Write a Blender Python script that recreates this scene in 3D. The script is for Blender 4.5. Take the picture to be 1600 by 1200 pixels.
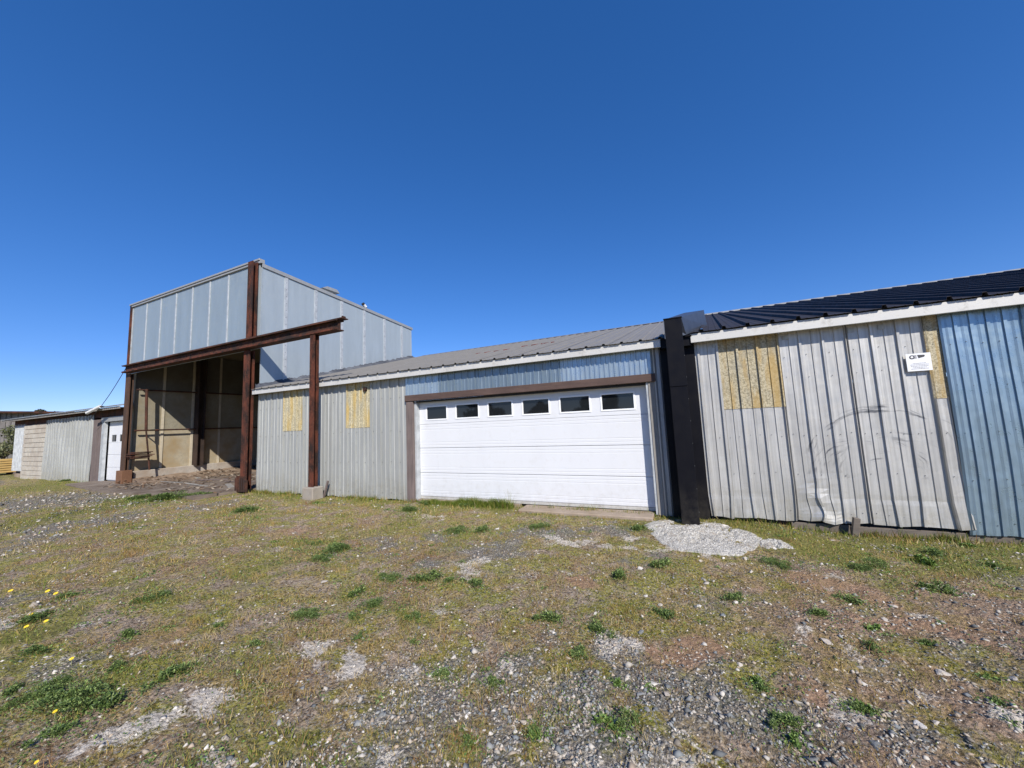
import bpy, math, random
import numpy as np
from mathutils import Vector, Matrix
random.seed(7); rng = np.random.default_rng(11)
for o in list(bpy.data.objects): bpy.data.objects.remove(o)
scn = bpy.context.scene
col = scn.collection

# ------------------------------------------------------------------ camera, sky, sun, exposure
CAM = Vector((0.0, -6.606, 1.502))
def make_camera():
    yaw, pitch, roll = 0.4326, 0.1047, -0.0439
    cy, sy, cp, sp = math.cos(yaw), math.sin(yaw), math.cos(pitch), math.sin(pitch)
    fwd = Vector((-sy*cp, cy*cp, sp)); right = Vector((cy, sy, 0)); up = right.cross(fwd)
    c, s = math.cos(roll), math.sin(roll)
    r = c*right + s*up; u = -s*right + c*up
    cam = bpy.data.cameras.new('camera'); o = bpy.data.objects.new('camera', cam); col.objects.link(o)
    M = Matrix((r, u, -fwd)).transposed().to_4x4(); M.translation = CAM
    o.matrix_world = M
    cam.sensor_fit = 'HORIZONTAL'; cam.sensor_width = 36.0; cam.lens = 585.98/1600*36.0
    cam.clip_start = 0.05; cam.clip_end = 3000
    scn.camera = o
make_camera()
SUN = Vector((0.88, -1.0, 1.03)).normalized()      # towards the sun
elev = math.asin(SUN.z); azim = math.atan2(SUN.x, SUN.y)
world = bpy.data.worlds.new('World'); scn.world = world; world.use_nodes = True
wn = world.node_tree; wn.nodes.clear()
sky = wn.nodes.new('ShaderNodeTexSky'); sky.sky_type = 'NISHITA'; sky.sun_disc = False
sky.sun_elevation = elev; sky.sun_rotation = azim; sky.altitude = 2500
sky.air_density = 1.0; sky.dust_density = 0.0; sky.ozone_density = 3.0
bg = wn.nodes.new('ShaderNodeBackground'); bg.inputs['Strength'].default_value = 0.098
wo = wn.nodes.new('ShaderNodeOutputWorld')
gam = wn.nodes.new('ShaderNodeHueSaturation'); gam.inputs['Saturation'].default_value = 1.38; gam.inputs['Value'].default_value = 1.74
gm = wn.nodes.new('ShaderNodeGamma'); gm.inputs[1].default_value = 0.75; wn.links.new(sky.outputs[0], gm.inputs[0])
mm = wn.nodes.new('ShaderNodeMix'); mm.data_type = 'RGBA'; mm.blend_type = 'MULTIPLY'; mm.inputs[0].default_value = 1; mm.inputs[7].default_value = (1.01, 0.985, 1.16, 1)
wn.links.new(gm.outputs[0], mm.inputs[6]); wn.links.new(mm.outputs[2], gam.inputs['Color']); wn.links.new(gam.outputs[0], bg.inputs[0]); wn.links.new(bg.outputs[0], wo.inputs[0])
sl = bpy.data.lights.new('sun', 'SUN'); sl.energy = 4.9; sl.angle = math.radians(0.53); sl.color = (1.0, 0.945, 0.865)
so = bpy.data.objects.new('sun', sl); col.objects.link(so); so.location = (20, -25, 30)
so.rotation_euler = (-SUN).to_track_quat('-Z', 'Y').to_euler()
scn.view_settings.view_transform = 'Standard'; scn.view_settings.look = 'None'
scn.view_settings.exposure = 0.27; scn.view_settings.gamma = 1; scn.view_settings.use_curve_mapping = False
scn.render.engine = 'CYCLES'

# ------------------------------------------------------------------ helpers
class NT:
    def __init__(s, name):
        s.m = bpy.data.materials.new(name); s.m.use_nodes = True; s.t = s.m.node_tree; s.t.nodes.clear()
        s.out = s.n('ShaderNodeOutputMaterial'); s.b = s.n('ShaderNodeBsdfPrincipled')
        s.t.links.new(s.b.outputs[0], s.out.inputs[0])
        s.tc = s.n('ShaderNodeTexCoord')
    def n(s, k, **kw):
        x = s.t.nodes.new(k)
        for a, b in kw.items(): setattr(x, a, b)
        return x
    def l(s, a, b): s.t.links.new(a, b)
    def coord(s, scale=(1,1,1)):
        g = s.n('ShaderNodeNewGeometry')            # world position: pieces sharing a mesh still differ
        m = s.n('ShaderNodeMapping'); m.inputs['Scale'].default_value = scale
        s.l(g.outputs['Position'], m.inputs['Vector']); return m.outputs[0]
    def noise(s, scale, detail=4, rough=0.55, sc=(1,1,1), dist=0.0):
        x = s.n('ShaderNodeTexNoise'); x.inputs['Scale'].default_value = scale; x.inputs['Detail'].default_value = detail
        x.inputs['Roughness'].default_value = rough; x.inputs['Distortion'].default_value = dist
        s.l(s.coord(sc), x.inputs['Vector']); return x.outputs['Fac']
    def vor(s, scale, feature='F1', sc=(1,1,1), out='Distance'):
        x = s.n('ShaderNodeTexVoronoi'); x.feature = feature; x.inputs['Scale'].default_value = scale
        s.l(s.coord(sc), x.inputs['Vector']); return x.outputs[out]
    def ramp(s, fac, stops):
        x = s.n('ShaderNodeValToRGB'); e = x.color_ramp.elements
        while len(e) < len(stops): e.new(0.5)
        for el, (p, c) in zip(e, stops):
            el.position = p; el.color = (c, c, c, 1) if isinstance(c, (int, float)) else (*c, 1)
        s.l(fac, x.inputs[0]); return x.outputs[0]
    def mix(s, fac, a, b, mode='MIX'):
        x = s.n('ShaderNodeMix'); x.data_type = 'RGBA'; x.blend_type = mode
        for sock, v in ((x.inputs[0], fac), (x.inputs[6], a), (x.inputs[7], b)):
            if isinstance(v, (int, float)): sock.default_value = v if sock == x.inputs[0] else (v, v, v, 1)
            elif isinstance(v, tuple): sock.default_value = (*v, 1)
            else: s.l(v, sock)
        return x.outputs[2]
    def math(s, op, a, b=0.0, clamp=False):
        x = s.n('ShaderNodeMath', operation=op); x.use_clamp = clamp
        for i, v in enumerate((a, b)):
            if isinstance(v, (int, float)): x.inputs[i].default_value = v
            else: s.l(v, x.inputs[i])
        return x.outputs[0]
    def set(s, base=None, rough=None, metal=None, spec=None):
        for k, v in (('Base Color', base), ('Roughness', rough), ('Metallic', metal), ('Specular IOR Level', spec)):
            if v is None: continue
            if isinstance(v, tuple): s.b.inputs[k].default_value = (*v, 1)
            elif isinstance(v, (int, float)): s.b.inputs[k].default_value = v
            else: s.l(v, s.b.inputs[k])
    def bump(s, h, strength=0.3, dist=0.01):
        x = s.n('ShaderNodeBump'); x.inputs['Strength'].default_value = strength; x.inputs['Distance'].default_value = dist
        s.l(h, x.inputs['Height']); s.l(x.outputs[0], s.b.inputs['Normal']); return x

def metal(name, c, dark=0.75, metallic=0.45, rough=0.42, streak=14.0, dirt=(0.16,0.13,0.1), dirtamt=0.35, fine=True, scuff=False, oil=0.02, gdirt=True, spec=0.5, gd=0.6):
    t = NT(name)
    st = t.noise(1.0, 6, 0.65, (streak, streak, 0.5))
    big = t.noise(0.9, 4, 0.6, (1.3, 1.3, 0.7))
    spots = t.noise(7.0, 5, 0.7)
    a = t.mix(t.ramp(st, [(0.3, 0.0), (0.72, 1.0)]), tuple(x*dark for x in c), c)
    a = t.mix(t.ramp(big, [(0.35, 0.0), (0.7, 0.55)]), a, tuple(x*(dark+0.06) for x in c))
    dm = t.math('MULTIPLY', t.ramp(spots, [(0.55, 0.0), (0.78, 1.0)]), dirtamt)
    a = t.mix(dm, a, dirt)
    # splash dirt close to the ground
    g = t.n('ShaderNodeNewGeometry'); sx = t.n('ShaderNodeSeparateXYZ'); t.l(g.outputs['Position'], sx.inputs[0])
    mr = t.n('ShaderNodeMapRange'); mr.inputs['From Min'].default_value = 0.55; mr.inputs['From Max'].default_value = -0.1
    t.l(sx.outputs['Z'], mr.inputs['Value'])
    low = t.math('MULTIPLY', mr.outputs[0], t.ramp(spots, [(0.35, 0.0), (0.65, gd)]))
    if gdirt: a = t.mix(low, a, (0.26, 0.23, 0.16))
    if scuff:
        # tyre-like scuff arcs rubbed onto the sheet
        tot = None
        for cx, cz, rr, w, hs in ((2.3, 0.85, 0.62, 0.06, 5.3), (2.12, 0.60, 0.44, 0.11, 6.1), (2.3, 0.55, 0.30, 0.06, 7.7), (2.45, 0.62, 0.50, 0.07, 8.2)):
            dx = t.math('SUBTRACT', sx.outputs['X'], cx); dz = t.math('SUBTRACT', sx.outputs['Z'], cz)
            dx = t.math('MULTIPLY', dx, 0.8)
            rad = t.math('SQRT', t.math('ADD', t.math('MULTIPLY', dx, dx), t.math('MULTIPLY', dz, dz)))
            rad = t.math('ADD', rad, t.math('MULTIPLY', t.math('SUBTRACT', t.noise(3.0, 3), 0.5), 0.12))
            d = t.math('ABSOLUTE', t.math('SUBTRACT', rad, rr))
            k = t.math('SUBTRACT', 1.0, t.math('DIVIDE', d, w), True)
            up = t.math('GREATER_THAN', dz, 0.02)
            ang = t.math('ARCTAN2', dz, dx)
            cv = t.n('ShaderNodeCombineXYZ'); t.l(t.math('MULTIPLY', rad, 34.0), cv.inputs[0]); t.l(t.math('MULTIPLY', ang, 2.2), cv.inputs[1]); cv.inputs[2].default_value = hs
            nx = t.n('ShaderNodeTexNoise'); nx.inputs['Scale'].default_value = 1.0; nx.inputs['Detail'].default_value = 3; t.l(cv.outputs[0], nx.inputs['Vector'])
            k = t.math('MULTIPLY', t.math('MULTIPLY', t.ramp(k, [(0.0, 0.0), (0.5, 1.0)]), up), t.ramp(nx.outputs['Fac'], [(0.50, 0.0), (0.68, 0.62)]))
            k = t.math('MULTIPLY', k, t.ramp(t.noise(2.6, 2), [(0.46, 0.0), (0.56, 1.25)]))
            tot = k if tot is None else t.math('MAXIMUM', tot, k)
        a = t.mix(tot, a, (0.03, 0.035, 0.05))
    t.set(base=a, metal=metallic, spec=spec)
    t.l(t.ramp(spots, [(0.3, rough-0.08), (0.75, rough+0.2)]), t.b.inputs['Roughness'])
    h = t.math('ADD', t.math('MULTIPLY', t.noise(2.2, 3, 0.5, (1, 1, 0.6)), 1.0), t.math('MULTIPLY', t.noise(1.0, 2, 0.5, (70, 70, 0.3)), 0.10 if fine else 0.02))
    t.bump(h, 0.5, oil)
    return t.m

def rusty(name, c1=(0.024,0.014,0.011), c2=(0.125,0.038,0.021), c3=(0.20,0.085,0.05)):
    t = NT(name)
    n1 = t.noise(3.5, 6, 0.7, (1, 1, 0.5)); n2 = t.noise(22, 5, 0.7); n3 = t.noise(1.6, 4, 0.6, (1,1,0.35))
    a = t.mix(t.ramp(n1, [(0.4, 0.0), (0.6, 1.0)]), c1, c2)
    a = t.mix(t.ramp(n2, [(0.55, 0.0), (0.7, 0.7)]), a, c3)
    a = t.mix(t.ramp(n3, [(0.56, 0.0), (0.66, 0.85)]), a, (0.03, 0.022, 0.02))
    t.set(base=a, rough=0.85, spec=0.25); t.bump(t.math('ADD', n2, n1), 0.7, 0.012)
    return t.m

def wood(name, c, c2, sc=(20, 20, 1.5), rough=0.85):
    t = NT(name)
    n1 = t.noise(1.0, 6, 0.7, sc, 0.4); n2 = t.noise(3.0, 4)
    a = t.mix(t.ramp(n1, [(0.3, 0.0), (0.7, 1.0)]), c, c2)
    a = t.mix(t.ramp(n2, [(0.4, 0.0), (0.75, 0.5)]), a, tuple(x*0.5 for x in c))
    t.set(base=a, rough=rough, spec=0.3); t.bump(n1, 0.6, 0.006); return t.m

def concrete(name, c=(0.36,0.33,0.29), stain=(0.2,0.15,0.1), amt=0.5, pit=40.0, bd=0.008):
    t = NT(name)
    n1 = t.noise(1.5, 6, 0.65); n2 = t.noise(12, 5, 0.7); v = t.noise(pit, 3, 0.7)
    a = t.mix(t.ramp(n2, [(0.3, 0.0), (0.7, 1.0)]), tuple(x*0.78 for x in c), tuple(min(1, x*1.12) for x in c))
    a = t.mix(t.math('MULTIPLY', t.ramp(n1, [(0.42, 0.0), (0.65, 1.0)]), amt), a, stain)
    t.set(base=a, rough=0.92, spec=0.2); t.bump(t.math('ADD', n2, v), 0.6, bd); return t.m

def plain(name, c, rough=0.6, metallic=0.0, var=0.12, sc=6.0, bumpd=0.002, spec=0.5):
    t = NT(name)
    n1 = t.noise(sc, 5, 0.6)
    a = t.mix(t.ramp(n1, [(0.3, 0.0), (0.7, 1.0)]), tuple(x*(1-var) for x in c), tuple(min(1, x*(1+var)) for x in c))
    t.set(base=a, rough=rough, metal=metallic, spec=spec); t.bump(n1, 0.3, bumpd); return t.m

def attr_mat(name, attr='Col', rough=0.8, spec=0.3, transl=0.0):
    t = NT(name)
    a = t.n('ShaderNodeAttribute', attribute_name=attr)
    t.set(base=a.outputs['Color'], rough=rough, spec=spec)
    if transl > 0:
        tr = t.n('ShaderNodeBsdfTranslucent'); t.l(a.outputs['Color'], tr.inputs[0])
        mx = t.n('ShaderNodeMixShader'); mx.inputs[0].default_value = transl
        t.l(t.b.outputs[0], mx.inputs[1]); t.l(tr.outputs[0], mx.inputs[2]); t.l(mx.outputs[0], t.out.inputs[0])
    return t.m

M = {}
M['alu_left'] = metal('weathered_aluminium_left', (0.48, 0.49, 0.47), 0.66, 0.30, 0.5, dirt=(0.30,0.30,0.26), dirtamt=0.25)
M['alu_right'] = metal('weathered_aluminium_right', (0.66, 0.65, 0.62), 0.52, 0.32, 0.42, streak=30.0, dirt=(0.33,0.30,0.26), dirtamt=0.4, scuff=True)
M['blue_sheet'] = metal('bright_galvanised_sheet', (0.33, 0.45, 0.54), 0.70, 0.62, 0.30, streak=9.0, dirt=(0.45,0.5,0.55), dirtamt=0.0, gd=0.12)
M['strip_dark'] = metal('dull_galvanised_strip', (0.26, 0.33, 0.38), 0.8, 0.55, 0.34, streak=4.0, dirt=(0.3,0.34,0.36), dirtamt=0.2, fine=False)
M['blue_strip'] = metal('galvanised_strip', (0.44, 0.53, 0.59), 0.78, 0.6, 0.3, streak=3.0, dirt=(0.2,0.24,0.27), dirtamt=0.15)
M['panel'] = metal('grey_blue_cladding', (0.38, 0.445, 0.465), 0.80, 0.38, 0.38, streak=3.0, dirt=(0.55,0.58,0.6), dirtamt=0.25, fine=False, oil=0.01)
M['panel_side'] = metal('grey_blue_side_cladding', (0.43, 0.485, 0.51), 0.82, 0.25, 0.42, streak=4.0, dirt=(0.5,0.53,0.55), dirtamt=0.3, fine=False, oil=0.01)
M['batten'] = plain('pale_batten', (0.46, 0.48, 0.49), 0.5, 0.2, 0.2)
M['cap'] = metal('pale_edge_cap', (0.40, 0.405, 0.40), 0.8, 0.3, 0.5, dirt=(0.25,0.22,0.18), dirtamt=0.4, fine=False, oil=0.004)
M['fascia'] = metal('white_fascia', (0.62, 0.61, 0.58), 0.85, 0.1, 0.5, streak=2.0, dirt=(0.2,0.19,0.17), dirtamt=0.6, fine=False, oil=0.006)
M['roof_mid'] = metal('faded_taupe_roof', (0.24, 0.225, 0.20), 0.8, 0.1, 0.5, streak=3.0, dirt=(0.2,0.18,0.15), dirtamt=0.4, fine=False, oil=0.006)
M['roof_navy'] = metal('dark_navy_roof', (0.044, 0.041, 0.047), 0.75, 0.0, 0.55, spec=0.15, streak=3.0, dirt=(0.06,0.06,0.07), dirtamt=0.3, fine=False, oil=0.006)
M['roof_galv'] = metal('galvanised_roof', (0.42, 0.45, 0.46), 0.75, 0.4, 0.4, dirt=(0.2,0.2,0.18), dirtamt=0.5, fine=False)
M['black'] = metal('black_sheet', (0.006, 0.006, 0.009), 0.8, 0.0, 0.45, streak=2.0, dirt=(0.008,0.008,0.01), dirtamt=0.2, gd=0.12, spec=0.15, fine=False, oil=0.008)
M['rust'] = rusty('rusty_steel')
M['fibre_left'] = None
M['rust_dark'] = rusty('rusty_steel_dark', (0.03,0.018,0.014), (0.10,0.04,0.025), (0.16,0.08,0.05))
M['brownpost'] = rusty('brown_painted_steel', (0.060,0.038,0.028), (0.10,0.055,0.035), (0.14,0.075,0.045))
M['rust_spot'] = rusty('red_rust_strip', (0.16,0.03,0.015), (0.25,0.05,0.025), (0.2,0.06,0.04))
M['door'] = metal('white_door_paint', (0.69, 0.70, 0.72), 0.955, 0.0, 0.38, streak=2.5, dirt=(0.5,0.48,0.44), dirtamt=0.25, fine=False, oil=0.003, gd=0.22)
M['door_frame'] = plain('white_window_frame', (0.86, 0.87, 0.88), 0.35, 0, 0.02, 2.0, 0.001)
M['rubber'] = plain('black_rubber', (0.02, 0.02, 0.02), 0.7)
M['brownwood'] = wood('brown_weathered_wood', (0.13, 0.085, 0.07), (0.075, 0.05, 0.045), (2, 20, 20))
M['greywood'] = wood('grey_brown_board', (0.21, 0.165, 0.15), (0.12, 0.095, 0.09))
M['barnwood'] = wood('silver_barn_board', (0.33, 0.30, 0.275), (0.14, 0.13, 0.12), (7, 7, 0.7))
M['greyboard'] = wood('grey_jamb_board', (0.34, 0.32, 0.29), (0.24, 0.225, 0.205))
M['sill'] = wood('grey_sill_timber', (0.20, 0.17, 0.14), (0.12, 0.10, 0.085), (2, 20, 20))
M['lumber'] = wood('fresh_yellow_lumber', (0.62, 0.42, 0.16), (0.5, 0.32, 0.11), (3, 3, 20))
M['concrete'] = concrete('old_concrete')
M['slab'] = concrete('dirty_floor_concrete', (0.22, 0.18, 0.145), (0.11, 0.08, 0.06), 0.8)
M['curb'] = concrete('pale_curb_concrete', (0.42, 0.38, 0.33), (0.27, 0.19, 0.12), 0.6)
M['apron'] = concrete('tan_apron_concrete', (0.36, 0.29, 0.23), (0.20, 0.15, 0.09), 0.8)
t = NT('crumbled_white_concrete'); q1 = t.noise(38, 5, 0.85); q2 = t.vor(55); q3 = t.noise(4, 4, 0.7)
a = t.mix(t.ramp(q1, [(0.40, 0.0), (0.56, 1.0)]), (0.40, 0.37, 0.33), (0.82, 0.79, 0.72)); a = t.mix(t.ramp(q3, [(0.50, 0.0), (0.68, 0.5)]), a, (0.40, 0.38, 0.34)); a = t.mix(t.ramp(q3, [(0.36, 0.5), (0.44, 0.0)]), a, (0.42, 0.33, 0.24))
t.set(base=a, rough=0.95, spec=0.15); t.bump(t.math('ADD', q1, t.math('MULTIPLY', q2, 0.5)), 1.0, 0.04); M['pad'] = t.m
M['block'] = concrete('grey_tan_block', (0.50, 0.465, 0.40), (0.28, 0.22, 0.17), 0.5)
M['plinth'] = concrete('brown_plinth', (0.20, 0.105, 0.06), (0.12, 0.06, 0.04), 0.5)
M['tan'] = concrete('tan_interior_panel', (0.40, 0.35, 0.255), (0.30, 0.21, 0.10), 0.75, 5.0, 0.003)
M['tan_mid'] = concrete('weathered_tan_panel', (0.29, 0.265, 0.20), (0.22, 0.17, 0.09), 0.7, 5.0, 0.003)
M['tan_top'] = concrete('darker_upper_panel', (0.15, 0.14, 0.115), (0.10, 0.085, 0.06), 0.6, 5.0, 0.003)  # top row of bay panels, darker than the rows below
M['column_dark'] = rusty('dark_inner_column', (0.03,0.022,0.018), (0.055,0.035,0.027), (0.08,0.055,0.04))
M['tan_strip'] = plain('tan_interior_strip', (0.5, 0.44, 0.33), 0.8)
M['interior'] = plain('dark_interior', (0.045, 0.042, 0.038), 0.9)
M['tar'] = concrete('tar_flashing', (0.055, 0.06, 0.075), (0.20, 0.21, 0.23), 0.5, 30.0, 0.05)
M['screw'] = plain('dull_screw', (0.12, 0.12, 0.12), 0.5, 0.4)
M['white_sign'] = plain('white_sign', (0.78, 0.79, 0.80), 0.45, 0, 0.03)
M['ink'] = plain('sign_print_dark', (0.05, 0.05, 0.055), 0.6)
M['ink_grey'] = plain('sign_print_grey', (0.34, 0.34, 0.36), 0.6)
M['lens'] = plain('pale_print', (0.75, 0.75, 0.75), 0.5)
M['white_tube'] = plain('white_tube', (0.75, 0.75, 0.74), 0.4)
M['rock'] = concrete('pale_rock', (0.50, 0.45, 0.39), (0.30, 0.25, 0.2), 0.6, 30.0, 0.01)
M['rock_white'] = concrete('white_rock', (0.66, 0.62, 0.56), (0.40, 0.36, 0.3), 0.4, 30.0, 0.01)
M['rock_blue'] = concrete('blue_grey_rock', (0.19, 0.20, 0.20), (0.28, 0.26, 0.24), 0.5, 30.0, 0.01)
M['attr_stone'] = attr_mat('gravel_stone', rough=0.85, spec=0.25)
M['attr_blade'] = attr_mat('grass_blade', rough=0.6, spec=0.25, transl=0.3)
M['attr_leaf'] = attr_mat('leaf', rough=0.5, spec=0.35, transl=0.25)
M['bark'] = wood('bark', (0.12, 0.09, 0.07), (0.07, 0.055, 0.045))
M['petal'] = plain('yellow_petal', (0.85, 0.62, 0.02), 0.6)
# mottled yellow fibreglass
for nm, ca, cb, co in (('fibre', (0.22, 0.185, 0.11), (0.50, 0.44, 0.30), (0.40, 0.26, 0.07)), ('fibre_left', (0.26, 0.225, 0.135), (0.56, 0.50, 0.34), (0.48, 0.32, 0.07))):
    t = NT('mottled_'+nm)
    v = t.noise(42, 4, 0.85); st = t.noise(1.0, 4, 0.6, (7, 7, 0.8))
    a = t.mix(t.ramp(v, [(0.42, 0.0), (0.56, 1.0)]), ca, cb)
    a = t.mix(t.ramp(st, [(0.50, 0.0), (0.62, 0.7)]), a, co)
    a = t.mix(t.ramp(t.noise(3, 4), [(0.5, 0.0), (0.7, 0.4)]), a, (0.25, 0.25, 0.22))
    t.set(base=a, rough=0.6); t.bump(v, 0.6, 0.006); M[nm] = t.m
# dark glass
t = NT('dark_glass'); t.set(base=(0.012, 0.014, 0.016), rough=0.03, spec=0.5); t.b.inputs['IOR'].default_value = 1.5
t.bump(t.noise(1.2, 2), 0.12, 0.01); M['glass'] = t.m

ORG = {}
def tag(o, label=None, cat=None, group=None, kind=None):
    if label: o['label'] = label
    if cat: o['category'] = cat
    if group: o['group'] = group
    if kind: o['kind'] = kind
    return o
def thing(name, loc, label, cat, group=None):
    o = bpy.data.objects.new(name, None); col.objects.link(o); o.location = loc; o.empty_display_size = 0.2
    ORG[o] = Vector(loc); return tag(o, label, cat, group)
def link(name, me, mat, parent=None, loc=None):
    o = bpy.data.objects.new(name, me); col.objects.link(o)
    if mat is not None and not me.materials: me.materials.append(mat)
    if parent is not None: o.parent = parent
    if loc is not None: o.location = loc
    return o
class MB:
    def __init__(s): s.v = []; s.f = []
    def add(s, vs, fs):
        b = len(s.v); s.v += [tuple(v) for v in vs]; s.f += [tuple(b+i for i in f) for f in fs]; return s
    def box(s, x0, x1, y0, y1, z0, z1, rot=None, piv=None, ch=0.0):
        if ch > 0:      # chamfered along every edge
            c = ch; P = []
            for x, sx in ((x0, 1), (x1, -1)):
                for y, sy in ((y0, 1), (y1, -1)):
                    for z, sz in ((z0, 1), (z1, -1)):
                        P += [(x, y+sy*c, z+sz*c), (x+sx*c, y, z+sz*c), (x+sx*c, y+sy*c, z)]
            import bmesh
            bm = bmesh.new()
            for p in P: bm.verts.new(p)
            bmesh.ops.convex_hull(bm, input=bm.verts)
            bmesh.ops.dissolve_limit(bm, angle_limit=0.01, verts=bm.verts, edges=bm.edges)
            bm.verts.index_update(); vs = [tuple(v.co) for v in bm.verts]; fs = [tuple(v.index for v in f.verts) for f in bm.faces]; bm.free()
        else:
            vs = [(x, y, z) for x in (x0, x1) for y in (y0, y1) for z in (z0, z1)]
            fs = [(0,1,3,2), (4,6,7,5), (0,4,5,1), (2,3,7,6), (0,2,6,4), (1,5,7,3)]
        if rot is not None:
            p = Vector(piv) if piv else Vector(((x0+x1)/2, (y0+y1)/2, (z0+z1)/2))
            vs = [p + rot @ (Vector(v)-p) for v in vs]
        return s.add(vs, fs)
    def bar(s, a, b, r, n=8, r2=None):
        a, b = Vector(a), Vector(b); d = (b-a).normalized(); q = d.to_track_quat('Z', 'Y'); r2 = r if r2 is None else r2
        vs = [a + q @ Vector((r*math.cos(2*math.pi*i/n), r*math.sin(2*math.pi*i/n), 0)) for i in range(n)]
        vs += [b + q @ Vector((r2*math.cos(2*math.pi*i/n), r2*math.sin(2*math.pi*i/n), 0)) for i in range(n)]
        fs = [(i, (i+1) % n, n+(i+1) % n, n+i) for i in range(n)] + [tuple(range(n))[::-1], tuple(range(n, 2*n))]
        return s.add(vs, fs)
    def extr(s, prof, axis, a, b):
        # closed profile (list of 2-tuples in the two other axes) pushed along an axis
        n = len(prof); vs = []
        for t_ in (a, b):
            for p, q in prof:
                vs.append((t_, p, q) if axis == 'x' else (p, t_, q) if axis == 'y' else (p, q, t_))
        fs = [(i, (i+1) % n, n+(i+1) % n, n+i) for i in range(n)] + [tuple(range(n))[::-1], tuple(range(n, 2*n))]
        return s.add(vs, fs)
    def build(s, name, mat, parent=None, label=None, kind=None, smooth=False):
        off = ORG.get(parent, Vector((0,0,0))) if parent is not None else Vector((0,0,0))
        if parent is None and s.v and kind != 'structure':
            pass
        me = bpy.data.meshes.new(name)
        me.from_pydata([(v[0]-off[0], v[1]-off[1], v[2]-off[2]) for v in s.v], [], s.f)
        me.validate(); me.update()
        import bmesh
        bm = bmesh.new(); bm.from_mesh(me); bmesh.ops.recalc_face_normals(bm, faces=bm.faces); bm.to_mesh(me); bm.free()
        if smooth: me.polygons.foreach_set('use_smooth', [True]*len(me.polygons))
        o = link(name, me, mat, parent); ORG[o] = off
        return tag(o, label, None, None, kind)
B = MB
def hbeam_v(x0, x1, y0, y1, z0, z1, tf=0.03, tw=0.025, along='y'):
    """vertical H section; flanges face -y and +y"""
    m = MB(); xc = (x0+x1)/2
    m.extr([(x0,y0),(x1,y0),(x1,y0+tf),(xc+tw/2,y0+tf),(xc+tw/2,y1-tf),(x1,y1-tf),(x1,y1),(x0,y1),(x0,y1-tf),(xc-tw/2,y1-tf),(xc-tw/2,y0+tf),(x0,y0+tf)], 'z', z0, z1)
    return m

# ribbed vertical wall sheet with depth, dents and a ragged foot
def fbm1(x, y, seed=0):
    return (math.sin(x*3.1+seed)*math.cos(y*2.3+seed*1.7)+0.5*math.sin(x*7.7+y*5.1+seed*2.1)+0.25*math.sin(x*17.3-y*13.9+seed))/1.75
def sheet(x0, x1, z0, z1, y=0.0, major=0.264, ph=0.5, hM=0.022, hm=0.011, wM=0.05, wm=0.022, minor=True, dent=None, nz=10, wob=0.004, foot=None, thick=0.003):
    xs = {round(x0, 4): 0.0, round(x1, 4): 0.0}
    k0 = math.floor((x0-ph)/major)-1
    for k in range(k0, k0+int((x1-x0)/major)+4):
        c = ph+k*major
        for off, h in ((-wM/2, 0), (-wM*0.42, hM), (wM*0.34, hM), (wM/2, 0)):
            if x0 < c+off < x1: xs[round(c+off, 4)] = h
        if minor:
            c2 = c+major/2
            for off, h in ((-wm/2, 0), (0, hm), (wm/2, 0)):
                if x0 < c2+off < x1: xs[round(c2+off, 4)] = h
    X = sorted(xs); zs = [z0+(z1-z0)*(j/nz)**1.35 for j in range(nz+1)]
    m = MB(); n = len(X); vs = []
    for side in (0, 1):
        for j, z in enumerate(zs):
            for x in X:
                yy = y-xs[x]+wob*fbm1(x*2, z*1.7, 3)
                xx, zz = x, z
                if dent: xx, dy, zz = dent(x, z); yy += dy
                if foot and j == 0: zz += foot(x)
                vs.append((xx, yy+side*thick, zz))
    L = n*(nz+1); fs = []
    for side in (0, 1):
        for j in range(nz):
            for i in range(n-1):
                a = side*L+j*n+i; f = (a, a+1, a+n+1, a+n); fs.append(f if side == 0 else f[::-1])
    for j in (0, nz):
        for i in range(n-1): a = j*n+i; fs.append((a, L+a, L+a+1, a+1))
    for i in (0, n-1):
        for j in range(nz): a = j*n+i; fs.append((a, a+n, L+a+n, L+a))
    return m.add(vs, fs)
def foot_rag(seed, amp=0.012): return lambda x: amp*math.sin(x*9+seed)+amp*0.6*math.sin(x*23+seed*2)

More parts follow.
